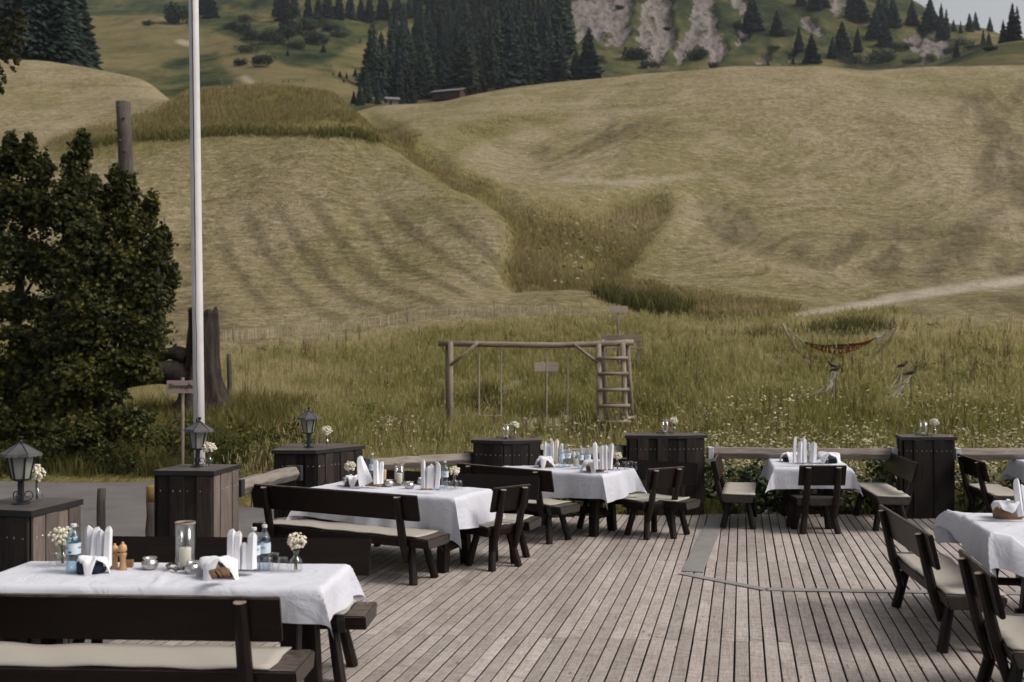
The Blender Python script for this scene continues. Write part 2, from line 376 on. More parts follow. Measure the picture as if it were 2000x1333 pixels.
M_['hillgrass'] = leaf_mat('hill_grass_blades', [(0.0, (0.135, 0.118, 0.036)), (0.4, (0.25, 0.20, 0.082)), (0.75, (0.40, 0.315, 0.178)), (1.0, (0.58, 0.48, 0.31))], 0.55, 0.7)
M_['grassdark'] = leaf_mat('shade_dark_grass_and_sedge', [(0.0, (0.035, 0.040, 0.010)), (0.5, (0.105, 0.102, 0.026)), (1.0, (0.24, 0.205, 0.065))], 0.35, 0.6)  # grass colours darkened for bank and lip shade; also naturally dark sedge

def fabric_stripes():
    m = NT('striped_hammock_cloth'); a = m.attr('stripe')
    c = m.ramp(a, [(0.0,(0.30,0.07,0.03)),(0.05,(0.06,0.05,0.035)),(0.09,(0.20,0.18,0.12)),(0.13,(0.06,0.04,0.025)),(0.18,(0.55,0.20,0.045)),(0.27,(0.36,0.10,0.03)),(0.42,(0.56,0.21,0.05)),(0.74,(0.25,0.04,0.02)),(0.86,(0.06,0.03,0.02)),(1.0,(0.35,0.09,0.02))])
    m.principled(c, 0.85, None, 0.1); return m.mat
M_['hammock'] = fabric_stripes()

# ------------------------------------------------------------------ terrain (one sheet to the horizon)
def yz(d, y): return CAMH - (y - HY) * d / FPX
# profiles: photo column -> list of (distance, height in metres) ; 'y' entries are sight lines turned into heights
def prof(near, rest): return [(d, z) for d, z in near] + [(d, yz(d, y)) for d, y in rest]
NEAR_L = [(2,-.5),(10,-.34),(18,-.31),(19.6,-.30),(21,-.12),(24,.32),(28,.95),(35,2.0)]
NEAR_M = [(2,-.5),(10,-.45),(15,-.33),(20,-.08)]
CTRL = {
 -900: prof(NEAR_L, [(45,640),(65,480),(85,330),(110,240),(140,165),(165,125),(200,140),(300,160),(400,140),(600,60),(700,0),(1000,-60),(3000,100)]),
   0: prof(NEAR_L, [(45,640),(65,480),(85,330),(100,262),(120,205),(140,160),(165,118),(185,132),(230,160),(300,155),(400,128),(600,60),(700,0),(1000,-60),(3000,100)]),
 150: prof(NEAR_L, [(45,640),(65,480),(82,335),(92,285),(105,245),(130,185),(160,131),(180,142),(230,190),(300,185),(400,125),(500,70),(570,33),(640,40),(800,-20),(1000,-80),(3000,100)]),
 270: prof(NEAR_L, [(45,640),(62,500),(76,365),(86,295),(91,268),(105,225),(130,180),(150,156),(180,180),(230,205),(300,188),(400,125),(500,70),(570,33),(640,40),(800,-20),(1000,-80),(3000,100)]),
 380: prof(NEAR_L[:-3]+[(24,.45),(28,.95),(35,2.05)], [(45,642),(60,530),(75,380),(86,274),(90,252),(100,208),(108,186),(125,205),(200,240),(300,192),(400,130),(500,75),(580,28),(640,32),(800,-20),(1000,-80),(3000,100)]),
 520: prof(NEAR_M, [(24,835),(30,755),(36,697),(45,640),(60,530),(75,370),(85,270),(88.5,250),(98,205),(106,179),(125,200),(200,240),(300,192),(400,120),(500,65),(560,40),(700,-20),(1000,-90),(3000,100)]),
 640: prof(NEAR_M, [(24,840),(30,758),(36,694),(44,640),(58,545),(74,375),(84,270),(87,252),(96,212),(102,192),(125,215),(200,235),(300,196),(380,150),(450,100),(520,50),(620,-20),(1000,-120),(3000,100)]),
 730: prof(NEAR_M, [(25,848),(30,765),(36,692),(44,632),(58,540),(70,425),(80,315),(87,262),(91,247),(100,268),(120,243),(140,224),(160,213),(200,232),(300,200),(350,192),(420,145),(500,85),(600,10),(1000,-150),(3000,100)]),
 850: prof(NEAR_M, [(25,850),(30,770),(36,690),(43,626),(57,530),(68,425),(76,345),(80,312),(84.5,308),(95,280),(115,245),(135,218),(160,201),(200,225),(280,215),(345,190),(420,135),(500,75),(600,0),(1000,-150),(3000,100)]),
 980: prof(NEAR_M, [(25,850),(30,772),(36,690),(42,626),(48,590),(55,545),(64,450),(70,396),(74,380),(85,345),(100,288),(120,235),(145,190),(165,176),(200,200),(290,195),(380,155),(450,105),(550,20),(700,-80),(1000,-160),(3000,100)]),
 1100: prof(NEAR_M, [(25,850),(30,772),(36,690),(41,630),(45,590),(49.5,560),(52.5,562),(60,515),(68,448),(75,398),(83,362),(92,325),(105,280),(125,225),(150,176),(168,160),(200,185),(290,180),(370,150),(410,115),(450,60),(500,0),(560,-70),(1000,-170),(3000,100)]),
 1250: prof(NEAR_M, [(25,845),(30,760),(36,690),(42,632),(49,588),(54,572),(62,525),(70,465),(78,405),(86,357),(100,296),(120,225),(145,166),(162,146),(200,170),(300,170),(390,138),(425,85),(460,35),(500,-20),(560,-80),(1000,-170),(3000,100)]),
 1500: prof(NEAR_M, [(25,795),(31,712),(40,650),(48,608),(55,572),(65,515),(80,430),(100,315),(120,215),(142,152),(160,131),(200,160),(300,165),(400,125),(435,75),(475,15),(520,-45),(600,-80),(1000,-150),(3000,100)]),
 1600: prof(NEAR_M, [(25,790),(31,707),(40,645),(48,605),(56,570),(66,510),(80,430),(100,315),(120,215),(142,150),(158,130),(200,160),(300,160),(390,125),(440,70),(480,10),(520,-45),(600,-70),(1000,-120),(3000,100)]),
 1700: prof(NEAR_M, [(25,790),(31,702),(38,648),(46,608),(56,572),(66,512),(80,432),(100,318),(120,222),(140,160),(152,138),(200,165),(300,160),(380,132),(430,85),(480,30),(520,-15),(560,-30),(700,0),(1000,20),(3000,150)]),
 1790: prof(NEAR_M, [(25,790),(31,700),(38,645),(46,604),(56,566),(66,508),(80,428),(100,315),(120,218),(140,158),(154,132),(200,160),(290,140),(370,125),(440,75),(490,30),(520,12),(560,10),(620,40),(1000,80),(3000,200)]),
 1860: prof(NEAR_M, [(25,790),(31,698),(38,642),(46,602),(56,562),(66,505),(80,425),(100,314),(120,217),(140,157),(155,131),(200,160),(260,128),(290,116),(320,122),(400,100),(470,62),(500,52),(540,52),(620,80),(1000,120),(3000,250)]),
 1925: prof(NEAR_M, [(25,790),(31,695),(38,638),(46,600),(56,558),(66,500),(80,422),(100,314),(120,217),(140,156),(155,130),(200,155),(250,110),(285,92),(315,100),(420,85),(480,64),(510,57),(550,62),(650,100),(1000,140),(3000,300)]),
 2000: prof(NEAR_M, [(25,790),(31,690),(38,635),(48,592),(60,545),(75,452),(95,332),(120,216),(140,156),(155,129),(200,150),(240,105),(270,85),(292,73),(320,80),(420,90),(500,85),(560,90),(650,110),(1000,150),(3000,300)]),
 2900: prof(NEAR_M, [(25,790),(31,690),(38,635),(48,592),(60,545),(75,452),(95,332),(120,216),(140,156),(155,129),(200,150),(240,105),(270,80),(292,60),(320,70),(420,90),(500,85),(560,90),(650,110),(1000,150),(3000,300)]),
}
def pchip(xs, ys, x):
    xs = np.asarray(xs, float); ys = np.asarray(ys, float); h = np.diff(xs); dl = np.diff(ys)/h
    m = np.zeros(len(xs)); m[0] = dl[0]; m[-1] = dl[-1]
    for i in range(1, len(xs)-1):
        if dl[i-1]*dl[i] > 0:
            w1 = 2*h[i]+h[i-1]; w2 = h[i]+2*h[i-1]; m[i] = (w1+w2)/(w1/dl[i-1]+w2/dl[i])
    i = np.clip(np.searchsorted(xs, x)-1, 0, len(xs)-2); t = (x-xs[i])/h[i]
    t2 = t*t; t3 = t2*t
    return (2*t3-3*t2+1)*ys[i] + (t3-2*t2+t)*h[i]*m[i] + (-2*t3+3*t2)*ys[i+1] + (t3-t2)*h[i]*m[i+1]
PX = np.unique(np.concatenate([np.linspace(-900, -40, 30), np.linspace(-40, 2040, 417), np.linspace(2040, 2900, 30)]))
DD = np.unique(np.concatenate([np.linspace(2, 14, 14), np.linspace(14, 46, 130), np.linspace(46, 175, 170), np.linspace(175, 380, 40), np.linspace(380, 620, 110), np.geomspace(620, 1000, 12)]))
ck = sorted(CTRL); colz = []
for c in ck:
    p = CTRL[c]; colz.append(pchip(np.log([q[0] for q in p]), [q[1] for q in p], np.log(DD)))
colz = np.array(colz)
ZZ = np.array([pchip(ck, colz[:, j], PX) for j in range(len(DD))])       # rows: distance, cols: photo column
# soften the profile kinks across the slope
for _ in range(2):
    Zs = ZZ.copy(); Zs[1:-1] = (ZZ[:-2] + 2*ZZ[1:-1] + ZZ[2:])/4; ZZ = Zs
GX = (PX[None, :] - 1000.0)/FPX * DD[:, None]; GY = np.repeat(DD[:, None], len(PX), 1)
# natural unevenness
amp = np.interp(DD, [12, 20, 45, 100, 160, 380, 500, 3000], [0.0, 0.10, 0.45, 1.1, 1.1, 2.5, 5.0, 7.0])[:, None]
wl = np.interp(DD, [12, 45, 160, 380, 3000], [3, 7, 16, 30, 60])[:, None]
ZZ = ZZ + amp*(fbm(GX/wl, GY/wl, 4, 1) - 0.5)
PYY = HY - (ZZ - CAMH)*FPX/GY                                           # where each terrain point sits on the photo
PXX = np.repeat(PX[None, :], len(DD), 0)

def inpoly(px, py, poly):
    r = np.zeros(px.shape, bool); n = len(poly)
    for i in range(n):
        x0, y0 = poly[i]; x1, y1 = poly[(i+1) % n]
        if y0 == y1: continue
        c = ((y0 > py) != (y1 > py)) & (px < (x1-x0)*(py-y0)/(y1-y0)+x0); r ^= c
    return r
def mask(polys, wob=14.0, dmin=0, dmax=1e9, sc=40.0, seed=3):
    wx = (fbm(PXX/sc, PYY/sc*1.5, 3, seed)-.5)*2*wob; wy = (fbm(PXX/sc, PYY/sc*1.5, 3, seed+9)-.5)*2*wob*0.7
    m = np.zeros(PXX.shape, bool)
    for p in polys: m |= inpoly(PXX+wx, PYY+wy, p)
    return (m & (GY >= dmin) & (GY <= dmax)).astype(float)
def blur(a, n=1):
    for _ in range(n):
        b = a.copy(); b[1:-1] = (a[:-2]+2*a[1:-1]+a[2:])/4; a = b.copy()
        b[:, 1:-1] = (a[:, :-2]+2*a[:, 1:-1]+a[:, 2:])/4; a = b
    return a
GULLY = [[(700,205),(760,240),(860,300),(960,362),(1060,398),(1130,402),(1200,372),(1290,362),(1305,400),(1240,480),(1200,545),(1160,560),(1000,552),(975,525),(1000,470),(1010,430),(960,398),(880,348),(780,285),(720,255)],
         [(1165,553),(1260,558),(1350,585),(1500,592),(1560,615),(1450,622),(1300,600),(1180,578)]]
MOUND = [[(95,275),(220,250),(330,205),(400,172),(520,160),(650,172),(730,240),(765,290),(700,264),(600,264),(520,262),(400,266),(250,296),(120,300)]]
BAND = [[(850,262),(950,236),(1130,212),(1090,240),(960,264),(870,292)]]
MEADOW = [[(380,960),(-900,960),(-900,660),(0,668),(420,700),(640,676),(900,640),(1215,618),(1330,622),(1450,612),(1500,602),(1640,598),(1760,608),(1790,640),(2000,650),(2900,650),(2900,1400),(-900,1400),(-900,960)]]
green = np.maximum.reduce([mask(GULLY, 34, 40, 150, 55), mask(MOUND, 14, 60, 125), 0.45*mask(BAND, 22, 80, 170), mask(MEADOW, 10, 10, 44)])
far = (GY > 185).astype(float)
ROCK = [[(1105,10),(1160,-20),(1230,-20),(1235,70),(1190,88),(1150,60),(1120,90),(1100,120),(1092,105),(1130,60)],
        [(1262,-20),(1302,-20),(1322,80),(1300,100),(1288,132),(1258,130),(1262,100),(1245,75),(1250,20)],
        [(1355,-20),(1392,-20),(1405,60),(1420,95),(1398,132),(1380,130),(1385,105),(1360,75),(1330,115),(1318,122),(1325,80),(1345,45)],
        [(1420,-20),(1455,-20),(1462,60),(1450,95),(1436,85),(1440,30)], [(1555,25),(1580,30),(1610,65),(1600,70),(1570,48)], [(1625,-15),(1655,-10),(1632,35),(1625,18)],
        [(1765,68),(1800,52),(1845,75),(1868,95),(1850,110),(1790,92),(1828,122),(1815,122),(1775,90)], [(1475,125),(1490,95),(1508,92),(1492,126)], [(1520,125),(1545,100),(1550,105),(1535,126)], [(1885,80),(1895,72),(1915,82)]]
rock = np.clip(mask(ROCK, 13, 330, 640, 14.0)*(1.25-.9*(fbm(PXX/7, PYY/11, 3, 77) > .60)), 0, 1)
FARMOWN = [[(140,35),(150,22),(330,22),(420,60),(560,120),(720,165),(760,205),(640,200),(480,180),(440,130),(420,100),(300,130),(160,135)], [(640,120),(760,55),(800,45),(835,55),(720,130),(660,165)], [(1885,85),(1890,50),(1960,50),(1960,85)], [(1600,135),(1610,118),(1660,120),(1650,140)]]
farmown = mask(FARMOWN, 16, 185, 640, 60)
FARPALE = [[(1330,140),(1380,105),(1400,120),(1470,110),(1530,60),(1560,75),(1500,110),(1480,140)], [(1700,140),(1760,115),(1850,128),(1930,95),(2050,75),(2050,140)]]  # paler patches on the far slope, blended towards the mown colour
farmown = np.maximum(farmown, 0.35*mask(FARPALE, 14, 185, 640, 40))
def polyline_mask(pts, w, dmin, dmax):
    m = np.zeros(PXX.shape); wob = (fbm(PXX/30, PYY/10, 3, 5)-.5)*4
    for (x0, y0, w0), (x1, y1, w1) in zip(pts[:-1], pts[1:]):
        L2 = (x1-x0)**2+(y1-y0)**2; t = np.clip(((PXX-x0)*(x1-x0)+(PYY-y0)*(y1-y0))/L2, 0, 1)
        d = np.hypot(PXX-(x0+t*(x1-x0)), (PYY-(y0+t*(y1-y0)))) + wob; ww = w0+(w1-w0)*t
        m = np.maximum(m, np.clip(1.9-d/ww*1.3, 0, 1))
    return m*((GY > dmin) & (GY < dmax))
path = np.maximum.reduce([
    polyline_mask([(1535,622,8),(1600,612,6),(1690,596,7),(1760,580,8),(1880,562,8),(2010,546,8),(2400,490,9)], 5, 38, 75),
    0.5*polyline_mask([(1090,350,3),(1200,356,4),(1300,350,4),(1370,342,3)], 4, 70, 110),
    1.0*polyline_mask([(925,812,14),(960,785,11),(1010,752,7)], 6, 20, 40),
    0.8*polyline_mask([(1000,838,9),(1050,826,9),(1110,830,7)], 6, 20, 30),
    0.7*polyline_mask([(1020,880,8),(1075,855,8)], 6, 17, 30),
    0.6*polyline_mask([(1262,716,10),(1290,705,8)], 6, 20, 40),
    0.7*polyline_mask([(470,905,8),(440,940,10)], 6, 17, 30),
    0.7*polyline_mask([(475,152,4),(490,160,5),(500,175,3)], 5, 200, 640), 0.6*polyline_mask([(350,82,5),(375,86,6)], 5, 200, 640)])
SOIL = [[(430,440),(520,405),(700,395),(900,420),(985,450),(990,540),(860,610),(560,620),(420,600)],
        [(1045,300),(1080,275),(1180,245),(1300,225),(1330,255),(1260,290),(1130,330),(1080,345),(1050,325)]]
SOIL2 = [[(1360,400),(1440,380),(1500,455),(1760,440),(2000,400),(2100,560),(1750,560),(1500,500),(1400,470)], [(1850,180),(2000,160),(2050,400),(1900,380)], [(380,440),(300,540),(320,660),(450,650)], [(1780,590),(2050,560),(2050,650),(1800,640)]]
soil = 1.0*mask(SOIL[:1], 26, 40, 130, 70); soil2 = np.maximum(.9*mask(SOIL[1:], 22, 40, 140, 50), 0.8*mask(SOIL2, 30, 40, 150, 90))
semi = blur(green, 26)
green, rock, far, farmown, path, soil, soil2 = [blur(a, n) for a, n in ((green, 13), (rock, 1), (far, 3), (farmown, 2), (path, 1), (soil, 6), (soil2, 6))]
# relief: rock gullies, lip of the mound
ZZ = ZZ - rock*(1.0 + 7*fbm(GX/7, GY/26, 4, 21)) + 0.45*blur(mask(MOUND, 16, 60, 125), 3) - 1.1*blur(mask(GULLY[:1], 16, 40, 150), 9)
LG = np.log(DD)
def ground(x, y):
    x = np.asarray(x, float); y = np.asarray(y, float); c = 1000+FPX*x/y
    j = np.clip(np.searchsorted(DD, y)-1, 0, len(DD)-2); i = np.clip(np.searchsorted(PX, c)-1, 0, len(PX)-2)
    tj = np.clip((y-DD[j])/(DD[j+1]-DD[j]), 0, 1); ti = np.clip((c-PX[i])/(PX[i+1]-PX[i]), 0, 1)
    return (ZZ[j, i]*(1-ti)+ZZ[j, i+1]*ti)*(1-tj) + (ZZ[j+1, i]*(1-ti)+ZZ[j+1, i+1]*ti)*tj
def sight(px, py, dmin, dmax=900.0):
    """first ground point beyond dmin that is seen at photo pixel (px, py)"""
    d = np.linspace(dmin, dmax, 1400); g = ground((px-1000)/FPX*d, d); yy = HY-(g-CAMH)*FPX/d
    k = np.where(yy <= py)[0]; dd = d[k[0]] if len(k) else dmax
    x = (px-1000)/FPX*dd; return Vector((x, dd, float(ground(x, dd))))

def terrain_mat():
    m = NT('alpine_meadow_ground'); pos = m.n('ShaderNodeNewGeometry').outputs['Position']
    mp = m.n('ShaderNodeMapping'); mp.inputs['Scale'].default_value = (1, 0.45, 1); m.l(pos, mp.inputs[0]); P = mp.outputs[0]
    n1 = m.noise(P, 0.11, 6, 0.62, 0.7); n2 = m.noise(P, 0.9, 6, 0.7, 0.6); n3 = m.noise(P, 5.0, 5, 0.75); n4 = m.noise(P, 0.035, 3, 0.5)
    mpw = m.n('ShaderNodeMapping'); mpw.vector_type = 'TEXTURE'; mpw.inputs['Rotation'].default_value = (0, 0, R(23)); mpw.inputs['Scale'].default_value = (1.0, 9.0, 6.0); m.l(pos, mpw.inputs[0])
    wv = m.n('ShaderNodeTexWave'); wv.inputs['Scale'].default_value = 0.135; wv.inputs['Distortion'].default_value = 3.0; wv.inputs['Detail'].default_value = 3.0; wv.inputs['Detail Scale'].default_value = 0.6; m.l(mpw.outputs[0], wv.inputs['Vector'])
    streak = m.math('ADD', m.math('MULTIPLY', wv.outputs['Fac'], 0.45), m.math('MULTIPLY', m.noise(mpw.outputs[0], 0.5, 3, 0.6, 0.3), 0.55))
    mpv = m.n('ShaderNodeMapping'); mpv.vector_type = 'TEXTURE'; mpv.inputs['Rotation'].default_value = (0, 0, R(-24)); mpv.inputs['Scale'].default_value = (1.0, 7.0, 5.0); m.l(pos, mpv.inputs[0])
    streak2 = m.noise(mpv.outputs[0], 0.42, 4, 0.6, 0.5)
    t = m.math('ADD', m.math('MULTIPLY', n1, 0.24), m.math('ADD', m.math('MULTIPLY', n2, 0.34), m.math('MULTIPLY', n3, 0.42)))
    mown = m.ramp(t, [(0.36, (0.105, 0.082, 0.044)), (0.45, (0.215, 0.170, 0.094)), (0.53, (0.31, 0.25, 0.148)), (0.64, (0.43, 0.36, 0.245))])
    mown = m.mix(m.ramp(n4, [(0.42, 0.0), (0.60, 0.55)]), mown, (0.170, 0.152, 0.050))
    n5 = m.noise(P, 0.07, 4, 0.6, 1.5); mown = m.mix(m.ramp(n5, [(0.50, 0.0), (0.66, 0.55)]), mown, (0.40, 0.325, 0.225))
    mpr = m.n('ShaderNodeMapping'); mpr.inputs['Scale'].default_value = (0.10, 0.8, 0.9); m.l(pos, mpr.inputs[0])
    rake = m.noise(mpr.outputs[0], 0.9, 4, 0.6, 0.9); mown = m.mix(m.ramp(rake, [(0.56, 0.0), (0.70, 0.3)]), mown, (0.125, 0.105, 0.05))
    mpc = m.n('ShaderNodeMapping'); mpc.inputs['Scale'].default_value = (0.035, 0.02, 1.0); wz = m.n('ShaderNodeCombineXYZ'); m.l(m.math('MULTIPLY', n4, 22.0), wz.inputs[2]); va = m.n('ShaderNodeVectorMath', operation='ADD'); m.l(pos, va.inputs[0]); m.l(wz.outputs[0], va.inputs[1]); m.l(va.outputs[0], mpc.inputs[0])
    con = m.noise(mpc.outputs[0], 1.5, 5, 0.68, 0.5); con2 = m.noise(mpc.outputs[0], 5.0, 3, 0.6, 0.3)
    mown = m.mix(m.ramp(con, [(0.52, 0.0), (0.66, 0.38)]), mown, (0.088, 0.070, 0.034)); mown = m.mix(m.ramp(con2, [(0.52, 0.0), (0.70, 0.35)]), mown, (0.44, 0.365, 0.235))
    n6 = m.noise(P, 2.2, 5, 0.7, 0.4); mown = m.mix(m.ramp(n6, [(0.53, 0.0), (0.68, 0.40)]), mown, (0.105, 0.086, 0.040))
    mpf = m.n('ShaderNodeMapping'); mpf.inputs['Scale'].default_value = (0.55, 0.9, 1.0); m.l(pos, mpf.inputs[0])
    n8 = m.noise(mpf.outputs[0], 2.6, 5, 0.78, 0.4)
    mown = m.mix(m.ramp(n8, [(0.34, 0.85), (0.47, 0.0)]), mown, (0.082, 0.064, 0.028)); mown = m.mix(m.ramp(n8, [(0.53, 0.0), (0.68, 0.7)]), mown, (0.52, 0.44, 0.30))
    mown = m.mix(m.math('MULTIPLY', m.attr('semi'), 0.75), mown, m.ramp(t, [(0.36, (0.085, 0.082, 0.022)), (0.48, (0.19, 0.172, 0.055)), (0.62, (0.31, 0.27, 0.115))]))
    soilm = m.math('MAXIMUM', m.math('MULTIPLY', m.attr('soil'), m.ramp(streak, [(0.50, 0.0), (0.70, 0.7)])), m.math('MULTIPLY', m.attr('soil2'), m.ramp(streak2, [(0.42, 0.0), (0.56, 1.0)])))
    soilc = m.ramp(n3, [(0.3, (0.05, 0.036, 0.022)), (0.7, (0.12, 0.095, 0.055))])
    c = m.mix(m.math('MULTIPLY', soilm, m.ramp(n2, [(0.36, 0.3), (0.62, 1.0)])), mown, soilc)
    gr = m.ramp(t, [(0.34, (0.065, 0.062, 0.018)), (0.48, (0.155, 0.138, 0.045)), (0.64, (0.27, 0.225, 0.10))])
    c = m.mix(m.attr('green'), c, gr)
    # far slopes
    f1 = m.noise(P, 0.022, 5, 0.6, 0.8); f2 = m.noise(P, 0.12, 6, 0.7, 0.6)
    tf = m.math('ADD', m.math('MULTIPLY', f1, 0.5), m.math('MULTIPLY', f2, 0.5))
    farc = m.ramp(tf, [(0.38, (0.012, 0.020, 0.010)), (0.48, (0.040, 0.050, 0.018)), (0.58, (0.11, 0.098, 0.038)), (0.68, (0.17, 0.135, 0.066))])
    fmow = m.ramp(tf, [(0.34, (0.066, 0.070, 0.026)), (0.5, (0.145, 0.118, 0.052)), (0.66, (0.205, 0.165, 0.085))])
    farc = m.mix(m.attr('farmown'), farc, fmow)
    c = m.mix(m.attr('far'), c, farc)
    rk = m.attr('rock'); mpk = m.n('ShaderNodeMapping'); mpk.inputs['Scale'].default_value = (1.0, 0.25, 0.35); m.l(pos, mpk.inputs[0]); r1 = m.noise(mpk.outputs[0], 0.45, 8, 0.78, 0.5); r2 = m.noise(P, 0.30, 6, 0.7)
    rc = m.ramp(r1, [(0.36, (0.085, 0.068, 0.060)), (0.45, (0.215, 0.180, 0.165)), (0.60, (0.34, 0.295, 0.275))])
    rmask = m.ramp(m.math('ADD', m.math('MULTIPLY', rk, 1.0), m.math('MULTIPLY', m.math('SUBTRACT', r2, 0.5), 2.2)), [(0.44, 0.0), (0.49, 1.0)])
    rmask = m.math('MULTIPLY', rmask, m.ramp(rk, [(0.02, 0.0), (0.25, 1.0)]))
    c = m.mix(rmask, c, rc)
    pc = m.ramp(n3, [(0.3, (0.36, 0.30, 0.225)), (0.7, (0.56, 0.49, 0.40))])
    c = m.mix(m.math('MULTIPLY', m.attr('path'), m.ramp(n2, [(0.3, 0.5), (0.55, 1.0)])), c, pc)
    h = m.math('ADD', m.math('ADD', m.math('ADD', m.math('ADD', n3, n8), m.math('MULTIPLY', m.math('MULTIPLY', r1, rmask), 14.0)), m.math('MULTIPLY', con, 1.5)), m.math('MULTIPLY', n2, 1.6))
    m.principled(c, 0.95, m.bump(h, 0.85, 0.26), 0.06); return m.mat
nr, nc = ZZ.shape
idx = np.arange(nr*nc).reshape(nr, nc)
quads = np.stack([idx[:-1, :-1].ravel(), idx[:-1, 1:].ravel(), idx[1:, 1:].ravel(), idx[1:, :-1].ravel()], 1)
terrain = np_mesh('terrain', np.stack([GX.ravel(), GY.ravel(), ZZ.ravel()], 1), [quads], terrain_mat(), None, True,
    dict(green=green.ravel(), rock=rock.ravel(), far=far.ravel(), farmown=farmown.ravel(), path=path.ravel(), soil=soil.ravel(), soil2=soil2.ravel(), semi=semi.ravel()))
tag(terrain, kind='structure')

# ------------------------------------------------------------------ road
def road_mat():
    m = NT('old_asphalt'); p = m.coord('Object'); a = m.noise(p, 1.2, 5, 0.6); b = m.noise(p, 60, 3, 0.7)
    t = m.math('ADD', m.math('MULTIPLY', a, 0.6), m.math('MULTIPLY', b, 0.4))
    m.principled(m.ramp(t, [(0.3, (0.085, 0.076, 0.074)), (0.7, (0.175, 0.160, 0.157))]), 0.85, m.bump(b, 0.4, 0.006), 0.3); return m.mat
rd = []
for i in range(41):
    x = -22 + i*0.52
    far_e = 19.7 + 0.12*math.sin(x*1.7) + 0.06*math.sin(x*5.1) + (max(0, x+5.2)**2)*-0.55
    rd.append((x, 4.0, far_e))
rv = []; rf = []
for i, (x, y0, y1) in enumerate(rd):
    for k in range(9):
        y = y0 + (y1-y0)*k/8; rv.append((x, y, -0.285))
    if i:
        for k in range(8): a = (i-1)*9+k; b = i*9+k; rf.append((a, b, b+1, a+1))
road = np_mesh('road', np.array(rv), [np.array(rf)], road_mat(), None, False); tag(road, kind='structure')

# ------------------------------------------------------------------ deck with single planks
TH = math.atan2(1449-1000, FPX); U = Vector((math.sin(TH), math.cos(TH))); Vp = Vector((math.cos(TH), -math.sin(TH)))
EDGE = [(-3.02, 3.0), (-3.02, 6.4), (-2.86, 9.4), (-2.2, 11.6), (-0.55, 12.85), (1.5, 13.62), (5.2, 13.55), (9.0, 13.4), (9.0, 3.0)]
def inside(x, y):
    r = False
    for i in range(len(EDGE)):
        x0, y0 = EDGE[i]; x1, y1 = EDGE[(i+1) % len(EDGE)]
        if (y0 > y) != (y1 > y) and x < (x1-x0)*(y-y0)/(y1-y0)+x0: r = not r
    return r
deck = thing('deck', (0, 0, 0)); tag(deck, 'weathered grey plank terrace deck under the dining tables', 'deck', kind='structure')
us = MB(); us.add([(x, y, -0.06) for x, y in EDGE] + [(x, y, -0.42) for x, y in EDGE],
    [tuple(range(len(EDGE)))] + [(i, i+len(EDGE), (i+1) % len(EDGE)+len(EDGE), (i+1) % len(EDGE)) for i in range(len(EDGE))])
us.build('deck_frame', M_['under'], deck)
PW = 0.102; n_pl = 0
for k in range(-56, 46):
    v = k*PW
    us_ = [u for u in np.arange(2.0, 17.5, 0.03) if inside(*(Vp*v + U*u))]
    if not us_: continue
    u0, u1 = us_[0], us_[-1]
    cuts = [u0]
    for base in ([7.48, 10.5, 13.6] if v < 0.95 else [5.3, 8.27, 11.07, 13.9]):
        # joints follow a line that slopes slightly across the deck
        u = (base - 0.07*(Vp.x*v))/(U.y + 0.07*U.x) - (Vp.y*v)/(U.y + 0.07*U.x)
        if rnd.random() < 0.10: u += rnd.choice([-1, 1])*rnd.uniform(0.25, 0.7)
        if cuts[-1]+0.25 < u < u1-0.25: cuts.append(u)
    cuts.append(u1)
    for a, b in zip(cuts[:-1], cuts[1:]):
        L = b-a-0.004; c = Vp*(v+rnd.uniform(-.0012, .0012)) + U*((a+b)/2)
        px0 = 1000+FPX*c.x/c.y; near = Vp*v + U*b
        if (1000+FPX*near.x/near.y > 2350 and px0 > 2350) : continue
        mb = MB().box((0, 0, 0), (L, PW-rnd.uniform(0.0090, 0.0135), 0.03))
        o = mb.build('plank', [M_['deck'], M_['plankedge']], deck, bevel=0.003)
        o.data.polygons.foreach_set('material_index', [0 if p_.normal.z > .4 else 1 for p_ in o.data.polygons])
        o.location = (c.x, c.y, -0.015+rnd.uniform(-.0015, .0015)); o.rotation_euler = (rnd.uniform(-.006, .006), 0, math.atan2(U.y, U.x)+rnd.uniform(-.0006, .0006)); n_pl += 1
print('planks', n_pl)

def strip(name, pts, w, label, cat):
    v = []; f = []
    pts = [Vector(p) for p in pts]
    for i, p in enumerate(pts):
        t = (pts[min(i+1, len(pts)-1)]-pts[max(i-1, 0)]).normalized(); n = Vector((-t.y, t.x))
        for s in (-1, 1): q = p + n*w/2*s; v += [(q.x, q.y, 0.004), (q.x, q.y, 0.010)]
    for i in range(len(pts)-1):
        a = i*4; b = a+4; f += [(a+1, b+1, b+3, a+3), (a, b, b+1, a+1), (a+2, a+3, b+3, b+2)]
    e = (len(pts)-1)*4; f += [(0, 1, 3, 2), (e, e+2, e+3, e+1)]
    o = MB().add(v, f).build(name, M_['steel']); return tag(o, label, cat)
sp0 = V2(1352, 1118, 0); sp1 = V2(1402, 1009, 0)
strip('steel_cover_plate', [sp0, sp1], 0.21, 'wide grey steel plate laid lengthwise on the middle of the deck', 'metal plate')
q0, q1, q2 = V2(1330, 1121, 0), V2(1495, 1153, 0), V2(2060, 1162, 0)
strip('steel_strip', [q0, q1], 0.10, 'short slanted grey steel strip at the foot of the wide plate', 'metal strip')
strip('steel_strip', [q1 + (q2-q1).normalized()*0.012 + Vector((0,.012)), q2], 0.11, 'long straight grey steel strip running right across the deck', 'metal strip')

